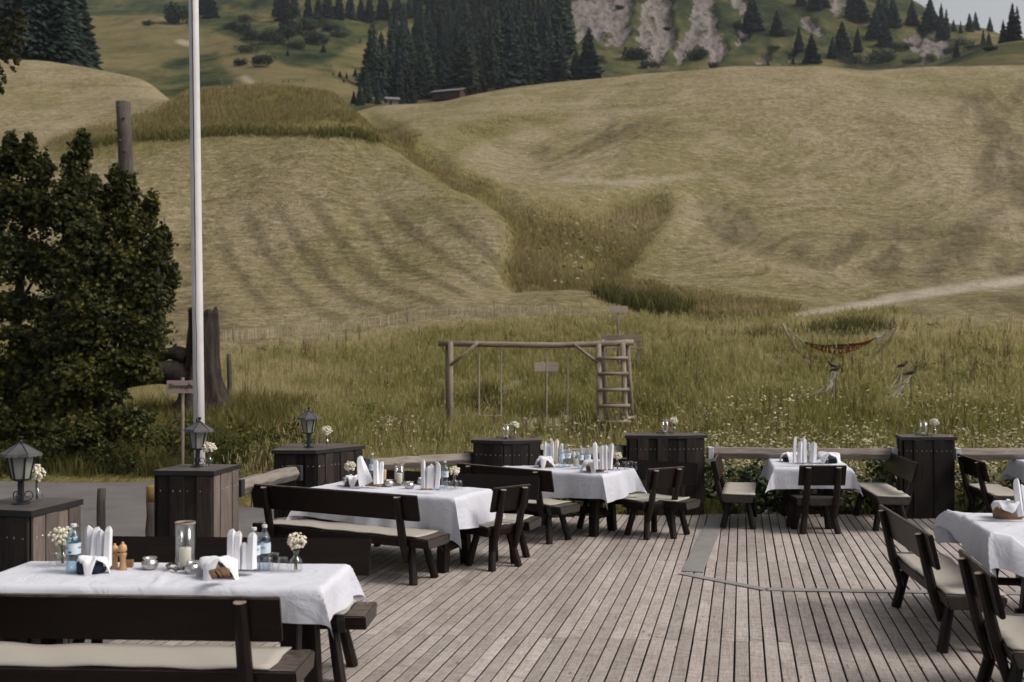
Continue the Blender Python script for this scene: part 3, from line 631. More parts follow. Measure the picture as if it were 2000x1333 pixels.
# ------------------------------------------------------------------ wooden planter pillars
def pillar(poly, h, label, zb=-0.42, grey_edges=(), shift=0.0):
    cx = sum(p[0] for p in poly)/len(poly); cy = sum(p[1] for p in poly)/len(poly)
    t = thing('boarded_pillar', (cx, cy, 0), 0, label, 'pillar', 'boarded pillars along the deck edge')
    P = [Vector((x-cx, y-cy)) for x, y in poly]; n = len(P)
    core = [p*0.90 for p in P]
    mb = MB().add([(p.x, p.y, zb) for p in core]+[(p.x, p.y, h-.05) for p in core], [tuple(range(n, 2*n))]+[(i, (i+1) % n, n+(i+1) % n, n+i) for i in range(n)])
    mb.build('core', M_['under'], t)
    sc = MB()
    for i in range(n):
        a = P[i]*0.945; b = P[(i+1) % n]*0.945; L = (b-a).length; d = (b-a)/L; nn = Vector((d.y, -d.x))
        k = max(2, round(L/0.125)); w = L/k
        for j in range(k):
            c = a + d*w*(j+.5); off = 0.010 + (0.012 if j % 2 else 0.0) + rnd.uniform(-.002, .002)
            ww = w*1.06 if j % 2 else w*0.96
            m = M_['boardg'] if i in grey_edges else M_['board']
            o = MB().box((0, 0, 0), (ww, 0.02, h-0.045-zb)).build('board', m, t, bevel=0.003)
            o.location = (c.x+nn.x*off, c.y+nn.y*off, (h-0.045+zb)/2+rnd.uniform(-.004, .0)); o.rotation_euler = (0, 0, math.atan2(d.y, d.x))
            for s in (-.25, .25):
                if rnd.random() < 0.85:
                    q = c + d*ww*s + nn*(off+0.0105)
                    sc.lathe([(0.0055, 0), (0.004, 0.002)], 6)
                    Rm = Matrix.Rotation(math.atan2(nn.y, nn.x), 3, 'Z') @ Matrix.Rotation(R(90), 3, 'Y')
                    for ii in range(len(sc.v)-12, len(sc.v)): sc.v[ii] = tuple(Rm @ Vector(sc.v[ii]) + Vector((q.x, q.y, h-0.185+rnd.uniform(-.006, .006))))
    o = sc.build('screw_row', M_['screw'], t); o['kind'] = 'stuff'
    cap = [p*1.0 + p.normalized()*0.025 for p in P]
    mb = MB().add([(p.x, p.y, h-.042) for p in cap]+[(p.x, p.y, h) for p in cap], [tuple(range(n, 2*n))]);
    mb.add([(p.x, p.y, h-.042) for p in cap]+[(p.x, p.y, h) for p in cap], [tuple(reversed(range(n)))]+[(i, (i+1) % n, n+(i+1) % n, n+i) for i in range(n)], 1)
    me = mb.build('cap', [M_['capmetal'], M_['capedge']], t)
    return t
PH = 1.08
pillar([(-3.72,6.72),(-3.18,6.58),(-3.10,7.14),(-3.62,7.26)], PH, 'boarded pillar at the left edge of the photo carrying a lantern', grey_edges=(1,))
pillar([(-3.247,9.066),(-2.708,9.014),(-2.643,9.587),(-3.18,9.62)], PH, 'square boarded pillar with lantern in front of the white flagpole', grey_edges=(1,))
pillar([(-2.69,11.21),(-2.20,11.19),(-1.77,11.83),(-2.10,12.13),(-2.67,12.09)], PH, 'five sided boarded pillar with lantern behind the middle bench')
pillar([(-.50,12.70),(-.11,12.55),(.35,12.66),(.36,13.0),(-.47,13.05)], PH, 'low wide boarded pillar in line with the swing frame')
pillar([(1.55,13.50),(2.24,13.46),(2.63,13.55),(2.62,14.0),(1.62,14.0)], PH, 'broad boarded pillar right of the swing ladder, beside the end of a rail')
pillar([(5.17,13.19),(5.87,13.19),(5.95,13.72),(5.30,13.72)], PH, 'boarded pillar between two rails, right of the small square table')

# ------------------------------------------------------------------ rails
def rail(a, b, label, r=0.085, ends=False):
    a = Vector(a); b = Vector(b); L = (b-a).length; d = (b-a)
    t = thing('rail_beam', (a+b)/2, math.atan2(d.y, d.x), label, 'rail', 'timber rails between the pillars')
    pts = [(-L/2+L*i/8, rnd.uniform(-.006, .006), rnd.uniform(-.006, .006)) for i in range(9)]
    MB().tube(pts, [r*rnd.uniform(.95, 1.05) for _ in pts], 6, up=(0, 0, 1)).build('beam', M_['rail'], t, bevel=0.008)
    for s in (-1, 1):
        MB().box((s*(L/2-0.03), 0, 0), (0.07, r*2.15, r*1.95)).build('bracket', M_['bracket'] if ends else M_['strap'], t, bevel=.004)
    return t
RZ = 0.83
rail((-2.72,9.72,RZ+.01), (-2.42,11.12,RZ), 'thick sunlit timber rail slanting up to the five sided pillar')
rail((-1.80,11.98,RZ), (-.52,12.85,RZ), 'timber rail between the five sided pillar and the low wide pillar')
rail((.40,12.86,RZ+.02), (1.52,13.72,RZ+.02), 'timber rail between the low wide pillar and the broad pillar')
rail((2.68,13.62,RZ), (5.20,13.50,RZ), 'long straight timber rail behind the small square table', ends=True)
rail((5.98,13.48,RZ), (9.2,13.40,RZ), 'timber rail running out of the photo on the right', ends=True)

# ------------------------------------------------------------------ benches and chairs
def seating(name, A, B, label, cat, group, L=None, ext=0.06, strap=None, gry=False, hb=0.85):
    A = Vector(A[:2]); B = Vector(B[:2]); d = (B-A).normalized(); L = L or (B-A).length
    if L is not None and abs(L-(B-A).length) > 1e-6: A = B - d*L if strap != 'keepA' else A
    front = Vector((-d.y, d.x)); c = A + d*L/2 + front*0.275
    t = thing(name, (c.x, c.y, 0), math.atan2(d.y, d.x), label, cat, group)
    sh = 0.435; Ls = L + ext*2 if cat == 'bench' else L
    MB().prism([(-.20, sh), (.20, sh), (.205, sh-.02), (.175, sh-.095), (-.175, sh-.095), (-.205, sh-.02)], -Ls/2, Ls/2, 0, 1).build('seat', [M_['seatgrey'] if gry else M_['brown'], M_['seatgrey'] if cat == 'bench' else M_['brown']], t, bevel=.008, seg=2)
    xi = L/2-0.16 if cat == 'bench' else L/2-0.12
    for sx in (-1, 1):
        for sy in (-1, 1):
            p0 = (sx*(xi-.02), sy*.105, sh-.05); p1 = (sx*(xi+.055), sy*.185, 0.0)
            MB().tube([p0, p1], [.036, .041], 8).build('leg', M_['brownz'], t, bevel=.003)
        px_ = sx*(L/2-(0.20 if cat == 'bench' else 0.10))
        a0 = Vector((px_, -.165, .20)); a1 = Vector((px_, -.225, .42)); a2 = Vector((px_, -.318, hb-.025))
        MB().tube([a0, a1, a2], [.030, .043, .036], 8, up=(0, 1, 0), flat=0.85, capmi=1).build('back_post', [M_['brownz'], M_['endgrain']], t)
    tilt = math.atan2(.093, hb-.445)
    rot = Matrix.Rotation(tilt, 3, 'X')
    MB().box((0, -.262, hb-.125), (L, .032, .25), rot).build('backrest', M_['brown'], t, bevel=.006, seg=2)
    t['L'] = L
    if strap:
        for sx in ((1,) if strap == 'one' else (-1, 1)):
            pr = [(-.21, sh+.006), (.21, sh+.006), (.212, sh-.03), (.18, sh-.112), (-.18, sh-.112), (-.212, sh-.03)]
            MB().prism(pr, sx*(Ls/2-.16)-.025, sx*(Ls/2-.16)+.025).build('strap', M_['strap'], t)
    return t
def mat_on(seat, label, x0, x1, droop=0.05, group='felt seat mats'):
    n = 26; mb = MB(); vs_ = []; fs_ = []
    ph = rnd.uniform(0, 6)
    for i in range(n+1):
        s = i/n; x = x0+(x1-x0)*s
        for j in range(7):
            q = j/6; y = -.195 + .40*q
            wav = .0035*math.sin(s*17+ph+q*2) + .003*math.sin(s*31+q*5+ph)
            e = max(0, s-.93)/.07; z = .4365+.009+wav*(1-e) + 0.012*abs(math.sin(ph+s*5))*(1 if j in (0, 6) else 0)*.5
            vs_.append((x + .006*math.sin(q*9+ph), y+.004*math.sin(s*23+ph), z))
    for i in range(n):
        for j in range(6): a = i*7+j; fs_.append((a, a+7, a+8, a+1))
    top = len(vs_); vs_ += [(x, y, z-.007) for x, y, z in vs_]
    fs_ += [(a+top, d+top, c+top, b+top) for a, b, c, d in fs_]
    for i in range(n): fs_.append((i*7, i*7+top, (i+1)*7+top, (i+1)*7)); fs_.append((i*7+6, (i+1)*7+6, (i+1)*7+6+top, i*7+6+top))
    for j in range(6): fs_.append((j, j+1, j+1+top, j+top)); b = n*7+j; fs_.append((b, b+top, b+1+top, b+1))
    o = mb.add(vs_, fs_).build('seat_mat', M_['felt'], None, True)
    o.location = seat.location; o.rotation_euler = seat.rotation_euler
    tag(o, label, 'seat mat', group); return o
BG = 'dark stained benches at the tables'; CG = 'dark stained chairs at the table ends'
b1 = seating('bench', (-3.2, 5.254), V2(548, 1164, .85), 'long dark bench in the lower left foreground, seen from behind', 'bench', BG, L=2.0)
mat_on(b1, 'long beige felt mat on the lower left foreground bench', -1.0, .92)
A = V2(724, 1052, .85); b2 = seating('bench', A, A+Vector((-.9987, .052))*2.0, 'dark bench facing us on the far side of the nearest table', 'bench', BG, strap='two')
mat_on(b2, 'beige felt mat on the bench behind the nearest table', -.92, .92)
b3 = seating('bench', V2(491, 943.8, .85), V2(815.8, 967.6, .85), 'long dark bench seen from behind, in front of the middle left table', 'bench', BG)
mat_on(b3, 'long beige felt mat on the bench in front of the middle left table', -.97, .93)
A = V2(1052.5, 931, .85); b4 = seating('bench', A, A+Vector((-.935, .355))*2.0, 'dark bench facing us on the far side of the middle left table', 'bench', BG)
mat_on(b4, 'beige felt mat on the bench behind the middle left table', -.97, .9)
b5 = seating('bench', V2(895, 904, .85), V2(1078, 919.6, .85), 'dark bench seen from behind, left of the centre back table', 'bench', BG, strap='one')
mat_on(b5, 'beige felt mat on the bench left of the centre back table', -.70, .62)
A = V2(1364, 905.7, .85); b6 = seating('bench', A, A+Vector((-.82, .572))*1.5, 'dark bench facing us between centre back table and broad pillar', 'bench', BG)
mat_on(b6, 'beige felt mat on the bench in front of the broad pillar', -.68, .60)
b7 = seating('bench', V2(1406, 882.7, .85), V2(1396.5, 900, .85), 'dark bench on the left side of the small square table', 'bench', BG)
mat_on(b7, 'beige felt mat on the bench left of the small square table', -.62, .66)
b8 = seating('bench', V2(1790.6, 904.4, .85), V2(1736.6, 883.5, .85), 'dark bench on the right side of the small square table, beside a pillar', 'bench', BG)
mat_on(b8, 'wrinkled beige felt mat on the bench right of the small square table', -.76, .6)
b9 = seating('bench', V2(1722, 985, .85), V2(1822, 1045, .85), 'dark bench at the right, backrest towards us, beside the front right table', 'bench', BG, gry=True)
mat_on(b9, 'beige felt mat on the bench beside the front right table', -.72, .78)
b10 = seating('bench', V2(1880, 1072, .85), V2(1945, 1125, .85), 'short dark bench in the lower right corner', 'bench', BG)
mat_on(b10, 'beige felt mat on the short bench in the lower right corner', -.38, .44)
b11 = seating('bench', V2(1872.7, 885.5, .85), V2(1924.5, 902.7, .85), 'dark bench at the far right back, right of the rightmost pillar', 'bench', BG)
mat_on(b11, 'beige felt mat on the bench at the far right back', -.6, .62)
c1 = seating('chair', V2(962.8, 952.8, .84), V2(1034, 945, .84), 'dark wooden chair at the right end of the middle left table', 'chair', CG, hb=.84)
mat_on(c1, 'beige felt pad on the chair at the middle left table', -.24, .24)
c2 = seating('chair', V2(1264.2, 915.7, .84), V2(1335, 910.7, .84), 'dark wooden chair at the right end of the centre back table', 'chair', CG, hb=.84)
mat_on(c2, 'beige felt pad on the chair at the centre back table', -.26, .26)
c3 = seating('chair', V2(1560.7, 908.7, .84), V2(1652.5, 908.7, .84), 'dark wooden chair with bare seat at the small square table, back to us', 'chair', CG, hb=.84, gry=True)

# ------------------------------------------------------------------ tables and cloths
TT = 0.755
def table(c, rz, L, Wd, label):
    t = thing('trestle_table', (c[0], c[1], 0), rz, label, 'table', 'wooden trestle tables')
    MB().box((0, 0, TT-.03), (L, Wd, .055)).build('tabletop', M_['brown'], t, bevel=.006)
    for sx in (-1, 1):
        for sy in (-1, 1):
            MB().tube([(sx*(L/2-.22), sy*.17, TT-.06), (sx*(L/2-.20), sy*.26, 0)], [.078, .068], 4, up=(1, 0, 0)).build('leg', M_['brownz'], t, bevel=.008)
        MB().tube([(sx*(L/2-.21), -.31, .22), (sx*(L/2-.21), .31, .22)], .034, 8).build('crossbar', M_['brown'], t)
    MB().box((0, 0, .27), (L-.3, .035, .085)).build('stretcher', M_['brown'], t, bevel=.005)
    return t
def tablecloth(c, rz, L, Wd, oh, label, x0=None, x1=None, crx=0.0, lift=0.0, fold=0.019, seed=0, flip=None):
    """cloth over a table top of L x Wd; x0..x1 limit it to a part of the table (open edge lies on the top)"""
    a, b = L/2+.004, Wd/2+.004
    lo = -a-oh if x0 is None else x0; hi = a+oh if x1 is None else x1
    nx = int((hi-lo)/.022); ny = int((2*b+2*oh)/.022); r = random.Random(seed)
    ph = [r.uniform(0, 6.28) for _ in range(8)]
    uu = np.linspace(lo, hi, nx+1)[:, None]; vv = np.linspace(-b-oh, b+oh, ny+1)[None, :]
    uu, vv = np.broadcast_arrays(uu, vv); uu = uu.copy(); vv = vv.copy()
    ang = crx; u2 = uu*math.cos(ang)-vv*math.sin(ang); v2 = uu*math.sin(ang)+vv*math.cos(ang)
    su, sv = np.sign(u2), np.sign(v2)
    ox = np.maximum(np.abs(u2)-a, 0); oy = np.maximum(np.abs(v2)-b, 0)
    rr = np.hypot(ox, oy); phi = np.arctan2(oy, ox); corner = np.sin(2*phi)*(ox > 0)*(oy > 0)
    s_ = np.where(oy > ox, u2, v2)                                         # coordinate along the edge
    wav = np.sin(s_*6.5+ph[0]+.6*np.sin(s_*2.1+ph[3]))*.55+np.sin(s_*14+ph[1])*.35+np.sin(s_*29+ph[2])*.14
    wav *= (1-.7*corner)
    drop = np.minimum(rr/.25, 1.6)
    out = .012*np.minimum(rr/.02, 1) + rr*(.10+.34*corner**1.2) + fold*1.9*wav*drop
    dirx = np.where(rr > 0, np.cos(phi), 0)*su; diry = np.where(rr > 0, np.sin(phi), 0)*sv
    dgx = np.where(corner > 0, dirx*(1-corner)+su*.7071*corner, dirx); dgy = np.where(corner > 0, diry*(1-corner)+sv*.7071*corner, diry)
    X = np.clip(u2, -a, a)+dgx*out; Y = np.clip(v2, -b, b)+dgy*out
    Z = TT+.004+lift-rr*np.sqrt(np.maximum(.2, 1-(.10+.34*corner**1.2)**2)) - .002*np.minimum(rr/.02, 1)
    # creases from folding and soft wrinkles on the top
    cre = .0035*(np.exp(-((u2+.31)/.010)**2)+np.exp(-((u2-.33)/.010)**2)+np.exp(-(v2/.010)**2))
    Z = Z + (rr == 0)*(cre + .008*(fbm(u2*5+seed, v2*5, 4, seed)-.3)+.006*np.maximum(0, np.sin(u2*5+v2*7+ph[4]))**6)
    if x0 is not None: Z = Z + (rr < .3)*.014*np.exp(-((uu-x0-.05-.03*np.sin(vv*9+ph[5]))/.022)**2)*(.6+.4*np.sin(vv*14+ph[6]))
    if flip is not None:                                                   # a wind-lifted hem
        for (fu, fv, amt, rad) in flip:
            w = np.exp(-(((u2-fu)**2+(v2-fv)**2)/rad**2))*(rr > .02)
            Z = Z+amt*w; X = X+su*.10*w*(ox > 0); Y = Y+sv*.10*w*(oy > 0)
    nn = ny+1; idx = np.arange((nx+1)*nn).reshape(nx+1, nn)
    q = np.stack([idx[:-1, :-1].ravel(), idx[1:, :-1].ravel(), idx[1:, 1:].ravel(), idx[:-1, 1:].ravel()], 1)
    o = np_mesh('tablecloth', np.stack([X.ravel(), Y.ravel(), Z.ravel()], 1), [q], M_['cloth'], None, True)
    o.location = (c[0], c[1], 0); o.rotation_euler = (0, 0, rz)
    return tag(o, label, 'tablecloth', 'white tablecloths')
T1 = (-2.12, 6.10); r1 = R(-3.5)
table(T1, r1, 2.10, .70, 'long trestle table at the lower left under two white cloths')
tablecloth(T1, r1, 2.10, .70, .20, 'white cloth over the left half of the nearest table', None, .10, 0.0, 0.0, seed=1)
tablecloth(T1, r1, 2.10, .70, .21, 'white cloth over the right half of the nearest table', -.02, None, 0.02, .006, seed=2)
T2 = (-1.19, 10.29); r2 = R(-24)
table(T2, r2, 1.75, .80, 'trestle table at the middle left between two long benches')
tablecloth(T2, r2, 1.75, .80, .33, 'white cloth on the middle left table, corner hanging to the bench', None, None, R(-4), 0, seed=3)
T3n = Vector((1.047, 11.56)); r3 = R(-31)
l3 = Vector((math.cos(r3), math.sin(r3))); s3 = Vector((-l3.y, l3.x)); T3 = T3n - l3*.74 + s3*.44
table(T3, r3, 1.48, .88, 'trestle table at the centre back near the low wide pillar')
tablecloth(T3, r3, 1.48, .88, .31, 'white cloth on the centre back table with one pointed corner low', None, None, R(3), 0, seed=4)
T4 = (3.84, 12.93); r4 = R(90-11.5)
table(T4, r4, 1.40, .92, 'small square looking trestle table in front of the long rail')
tablecloth(T4, r4, 1.40, .92, .24, 'white cloth on the small table in front of the long rail', None, None, R(2), 0, seed=5, fold=.007)
T5 = (4.13, 7.80); r5 = R(90-13)
table(T5, r5, 1.55, .86, 'trestle table at the right edge in front, beside a bench')
tablecloth(T5, r5, 1.55, .86, .26, 'white cloth on the front right table, hem lifted off a corner', None, None, R(-5), 0, seed=6, flip=[(-.85, .5, .16, .16), (.9, .55, .06, .2)])
T6 = (7.13, 12.85); r6 = R(90-9)
table(T6, r6, 1.30, .86, 'trestle table at the far right back, mostly outside the photo')
tablecloth(T6, r6, 1.30, .86, .26, 'white cloth on the far right back table by the rail', None, None, R(-3), 0, seed=7)
T7 = (3.80, 5.72); r7 = R(90-13)
table(T7, r7, 1.2, .82, 'trestle table in the lower right corner, mostly outside the photo')
tablecloth(T7, r7, 1.2, .82, .25, 'white cloth corner peeking in at the lower right edge', None, None, R(4), 0, seed=8)

# ------------------------------------------------------------------ table ware
TZ = TT+.007
def on(px, py, z=TZ): return W(px, py, z)
def bottle(p, label, h=.29, r=.036, deep=False, lz=(.40, .62)):
    t = thing('water_bottle', p, rnd.uniform(0, 6), label, 'bottle', 'water bottles on the tables')
    pr = [(r*.93, 0), (r, .01), (r*.97, h*.12), (r, h*.14), (r*.97, h*.2), (r, h*.22), (r*.97, h*.28), (r, h*.3), (r, h*.66), (r*.93, h*.72), (r*.62, h*.83), (r*.40, h*.88), (r*.37, h*.93), (r*.37, h*.95)]
    MB().lathe(pr, 16).build('body', M_['glass_sea'] if deep else M_['glass_blue'], t, True)
    MB().lathe([(r*.41, h*.935), (r*.43, h*.945), (r*.43, h*.99), (r*.38, h)], 12).build('cap', M_['cap'], t, False)
    l = MB().lathe([(r*1.012, h*lz[0]), (r*1.012, h*lz[1])], 16, cap=False).build('label', M_['label'], t, True)
    d = MB()
    for a0 in (0, 2.1, 4.2):
        for i in range(9):
            a = a0+i*.085; z = h*(lz[0]*.42+lz[1]*.58)+.0045*math.sin(i*2.3)
            d.box((r*1.02*math.cos(a), r*1.02*math.sin(a), z), (.002, .0028, .007), Matrix.Rotation(a, 3, 'Z'))
        if deep: d.box((r*1.02*math.cos(a0+.9), r*1.02*math.sin(a0+.9), h*lz[0]+.014), (.002, .022, .012), Matrix.Rotation(a0+.9, 3, 'Z'), 1)
    d.build('lettering', [M_['print'], M_['teal']], l)['kind'] = 'stuff'
    MB().lathe([(r*.9, .006), (r*.93, h*.3), (r*.93, h*.70), (r*.6, h*.80)], 14).build('water', M_['water'], t, True)
    return t
def tumbler(p, label, h=.095, r=.036):
    pr = [(r, 0), (r*.98, h*.3), (r*.86, h*.85), (r*.84, h*.97), (r*.78, h), (r*.2, h*.995), (r*.2, h*.96), (r*.78, h*.95), (r*.82, h*.3), (r*.92, 0.002)]
    t = thing('tumbler', p, 0, label, 'glass', 'upturned tumblers on the tables')
    MB().lathe(pr[:6], 16, cap=False).build('bowl', M_['glass'], t, True)
    MB().lathe([(r*.80, h*.955), (r*.80, h*1.0)], 16).build('foot', M_['glass'], t, True)
    return t
def mill(p, label, m='mill', h=.165, r=.026):
    t = thing('pepper_mill', p, 0, label, 'pepper mill', 'wooden pepper mills on the tables')
    if m == 'mill':
        MB().lathe([(r, 0), (r*1.02, h*.06), (r*.80, h*.14), (r*.66, h*.32), (r*.74, h*.48), (r*.95, h*.56), (r*.92, h*.60), (r*.6, h*.63)], 16).build('body', M_[m], t, True)
        MB().lathe([(r*.6, h*.632), (r*.93, h*.68), (r*.98, h*.78), (r*.80, h*.88), (r*.4, h*.92), (r*.28, h*.95), (r*.35, h*.98), (r*.1, h)], 16).build('head', M_[m], t, True)
    else:
        MB().lathe([(r*.95, 0), (r, h*.1), (r*.8, h*.4), (r*.86, h*.68), (r*.86, h*.70)], 16).build('body', M_[m], t, True)
        MB().lathe([(r*.86, h*.705), (r*.93, h*.74), (r*.93, h*.96), (r*.8, h), (r*.1, h*1.0)], 16).build('head', M_[m], t, True)
    return t
def tealight(p, label, r=.052, h=.075):
    t = thing('tealight_holder', p, 0, label, 'candle holder', 'silver tealight holders on the tables')
    MB().lathe([(r*.55, 0), (r*.85, h*.12), (r, h*.42), (r*.92, h*.66), (r*.72, h*.78), (r*.70, h*.84), (r*.86, h*.97), (r*.88, h), (r*.80, h*.99), (r*.62, h*.82), (r*.62, h*.5)], 20).build('bowl', M_['silver'], t, True)
    MB().lathe([(r*.5, h*.5), (r*.5, h*.7)], 12).build('tealight', M_['wax'], t, True)
    return t
def hurricane(p, label, label2, h=.30, r=.062, ch=.13, wreath=True):
    t = thing('hurricane_glass', p, 0, label, 'candle glass', 'hurricane glasses')
    MB().lathe([(r*.96, 0), (r, .008), (r, h), (r*.96, h), (r*.96, .012)], 22, cap=False).build('cylinder', M_['glass'], t, True)
    MB().lathe([(r*1.012, h-.012), (r*1.012, h), (r*.95, h), (r*.95, h-.012)], 22, cap=False).build('rim', M_['endgrain'], t, True)
    MB().lathe([(r*.9, 0.0), (r*.9, .008)], 18).build('base', M_['glass'], t, False)
    c = thing('candle', Vector(p)+Vector((0, 0, .0085)), 0, label2, 'candle', 'ivory pillar candles')
    MB().lathe([(r*.56, 0), (r*.58, .006), (r*.58, ch-.005), (r*.54, ch), (r*.2, ch-.006)], 16).build('wax_body', M_['wax'], c, True)
    MB().tube([(0, 0, ch-.008), (.002, 0, ch+.012), (.006, .002, ch+.022)], .0022, 5).build('wick', M_['wick'], c)
def wreath(p, label, r=.085):
    mb = MB(); rr = random.Random(int(p[0]*1000))
    for i in range(26):
        a = rr.uniform(0, 6.28); q = r*rr.uniform(.85, 1.25); b = a+rr.uniform(-.9, .9); q2 = r*rr.uniform(.8, 1.3)
        z0, z1 = rr.uniform(.006, .03), rr.uniform(.008, .045)
        mb.tube([(q*math.cos(a), q*math.sin(a), z0), ((q+q2)/2*1.05*math.cos((a+b)/2), (q+q2)/2*1.05*math.sin((a+b)/2), (z0+z1)/2+.006), (q2*math.cos(b), q2*math.sin(b), z1)], [rr.uniform(.006, .010), .008, .004], 5)
    o = mb.build('driftwood_wreath', M_['drift'], None, True); o.location = p; tag(o, label, 'wreath', 'driftwood wreaths'); return o
def napkin_block(p, label, rz=0.0, w=.10, d=.07, h=.05):
    t = thing('napkin_block', p, rz, label, 'napkin holder', 'wooden napkin holders')
    MB().box((0, 0, h/2), (w, d, h)).build('block', M_['block'], t, bevel=.003)
    MB().box((0, 0, h+.0008), (w*.8, d*.25, .0012)).build('slot', M_['ink'], t)
    return t
def napkin(p, label, h=.20, w=.052, lean=0.0, rz=0.0, cream=False, wide=False):
    # a napkin folded into a standing blade: two leaves meeting at a front crease, cut slanting at the top
    k = 1.9 if wide else 1.0
    prof = []
    w = w*1.4; lay = ((0, .012, 1.0), (.009, .004, .88))
    mb = MB()
    for off, cr, hh in lay:
        H = h*hh; ww = w*(1 if off == 0 else .8)
        row = []
        for s in np.linspace(0, 1, 7):
            half = ww/2*k*(1-.10*s) if not wide else ww/2*k*(1-.55*s**1.5)
            z = H*s*.86; bow = .004*math.sin(s*3.0)
            row += [(-half, off+bow+.002, z), (0, off-cr+bow, z+(.0 if s < 1 else .0)), (half, off+bow+.004, z)]
        n = 7; f = []
        for i in range(n-1):
            for j in range(2): a = i*3+j; f.append((a, a+1, a+4, a+3))
        b = len(row); hl = row[-3][0]
        row += [(hl*.62, off+.001, H*.955), (-hl*.15, off-cr*.6, H), (-hl*.9, off+.003, H*.90)]
        f += [(18, 19, b+1, b), (19, 20, b+2, b+1)]
        # back leaf gives thickness
        m0 = len(row); row += [(x, y+.006, z) for x, y, z in row]
        f += [tuple(i+m0 for i in reversed(q)) for q in f]
        ring = [0, 3, 6, 9, 12, 15, 18, b, b+1, b+2, 20, 17, 14, 11, 8, 5, 2]
        f += [(ring[i], ring[i+1], ring[i+1]+m0, ring[i]+m0) for i in range(len(ring)-1)]
        mb.add(row, f)
    o = mb.build('paper_napkin', M_['napkin_cream'] if cream else M_['napkin'], None, False)
    o.location = p; o.rotation_euler = (rnd.uniform(-.05, .05), lean+rnd.uniform(-.04, .04), rz+rnd.uniform(-.7, .7)); o.scale = (rnd.uniform(.85, 1.15), 1.3, rnd.uniform(.93, 1.06)); tag(o, label, 'napkin', 'folded standing napkins'); return o
def linen(p, rz, L, Wd, h, mat, label, seed=0, rise=.05, spread=1.0):
    """loosely crumpled napkin lining a basket: a bowl of cloth whose tips hang over the rim"""
    n, k = 28, 9; rr = random.Random(seed); ph = [rr.uniform(0, 6.28) for _ in range(4)]; vs_ = []; fs_ = []
    for i in range(k):
        s = i/(k-1)
        for j in range(n):
            a = 2*math.pi*j/n
            tip = abs(math.cos(2*a+ph[0]*.15))**5
            cr = .16*math.sin(5*a+ph[1])*s+.10*math.sin(9*a+ph[2])*s
            if s < .6: q = s/.6; rad = .86*q+cr*.3; z = h*.80+rise*(.95-.45*q*q+.40*math.sin(3*a+ph[3])*q) + .014*math.sin(7*a+ph[1])*q
            else: q = (s-.6)/.4; rad = .86+(.03+.24*tip*spread)*q+cr*.35; z = h*.80+rise*(.5+.40*math.sin(3*a+ph[3])) - (.012+.11*tip*spread)*q**1.3 + .014*math.sin(7*a+ph[1])
            vs_.append((rad*L/2*math.cos(a), rad*Wd/2*math.sin(a), z))
    for i in range(k-1):
        for j in range(n): j2 = (j+1) % n; fs_.append((i*n+j, i*n+j2, (i+1)*n+j2, (i+1)*n+j))
    o = MB().add(vs_, fs_).build('basket_linen', M_['napkin'], None, True); o.location = p; o.rotation_euler = (0, 0, rz)
    tag(o, label, 'napkin', 'crumpled napkins in bread baskets'); return o
def basket(p, rz, label, L=.20, Wd=.14, h=.07, mat='basket', square=False):
    t = thing('bread_basket', p, rz, label, 'basket', 'bread baskets on the tables')
    n = 24; e = 4.0 if square else 2.4
    def ring(f, z): return [(f*L/2*math.copysign(abs(math.cos(2*math.pi*j/n))**(2/e), math.cos(2*math.pi*j/n)), f*Wd/2*math.copysign(abs(math.sin(2*math.pi*j/n))**(2/e), math.sin(2*math.pi*j/n)), z) for j in range(n)]
    vs_ = ring(.90, 0)+ring(1.0, h)+ring(.96, h)+ring(.86, .006)
    fs_ = [tuple(reversed(range(n)))]+[(i*n+j, i*n+(j+1) % n, (i+1)*n+(j+1) % n, (i+1)*n+j) for i in range(3) for j in range(n)]+[tuple(3*n+j for j in range(n))]
    MB().add(vs_, fs_).build('wall', M_[mat], t, True)
    if mat == 'basket':
        vs_ = ring(1.0, h*.80)+ring(1.025, h*.82)+ring(1.03, h*1.0)+ring(1.0, h*1.005)
        MB().add(vs_, [(i*n+j, i*n+(j+1) % n, (i+1)*n+(j+1) % n, (i+1)*n+j) for i in range(3) for j in range(n)]).build('rim_band', M_[mat], t, True)
    return t
def bread(p, label, seed=0):
    mb = MB(); rr = random.Random(seed)
    for i in range(4):
        c = Vector((rr.uniform(-.04, .04), rr.uniform(-.03, .03), rr.uniform(0, .02))); rot = Matrix.Rotation(rr.uniform(0, 3), 3, 'Z') @ Matrix.Rotation(rr.uniform(.5, 1.2), 3, 'X'); mb.box(c, (.08, .055, .016), rot)
    o = mb.build('bread_slices', M_['crust'], None, True, bevel=.006, seg=2); o.location = p; return tag(o, label, 'bread')
M_['crust'] = simple('brown_bread', (0.17, 0.095, 0.05), (0.09, 0.05, 0.03), 60, 0.9, .4)
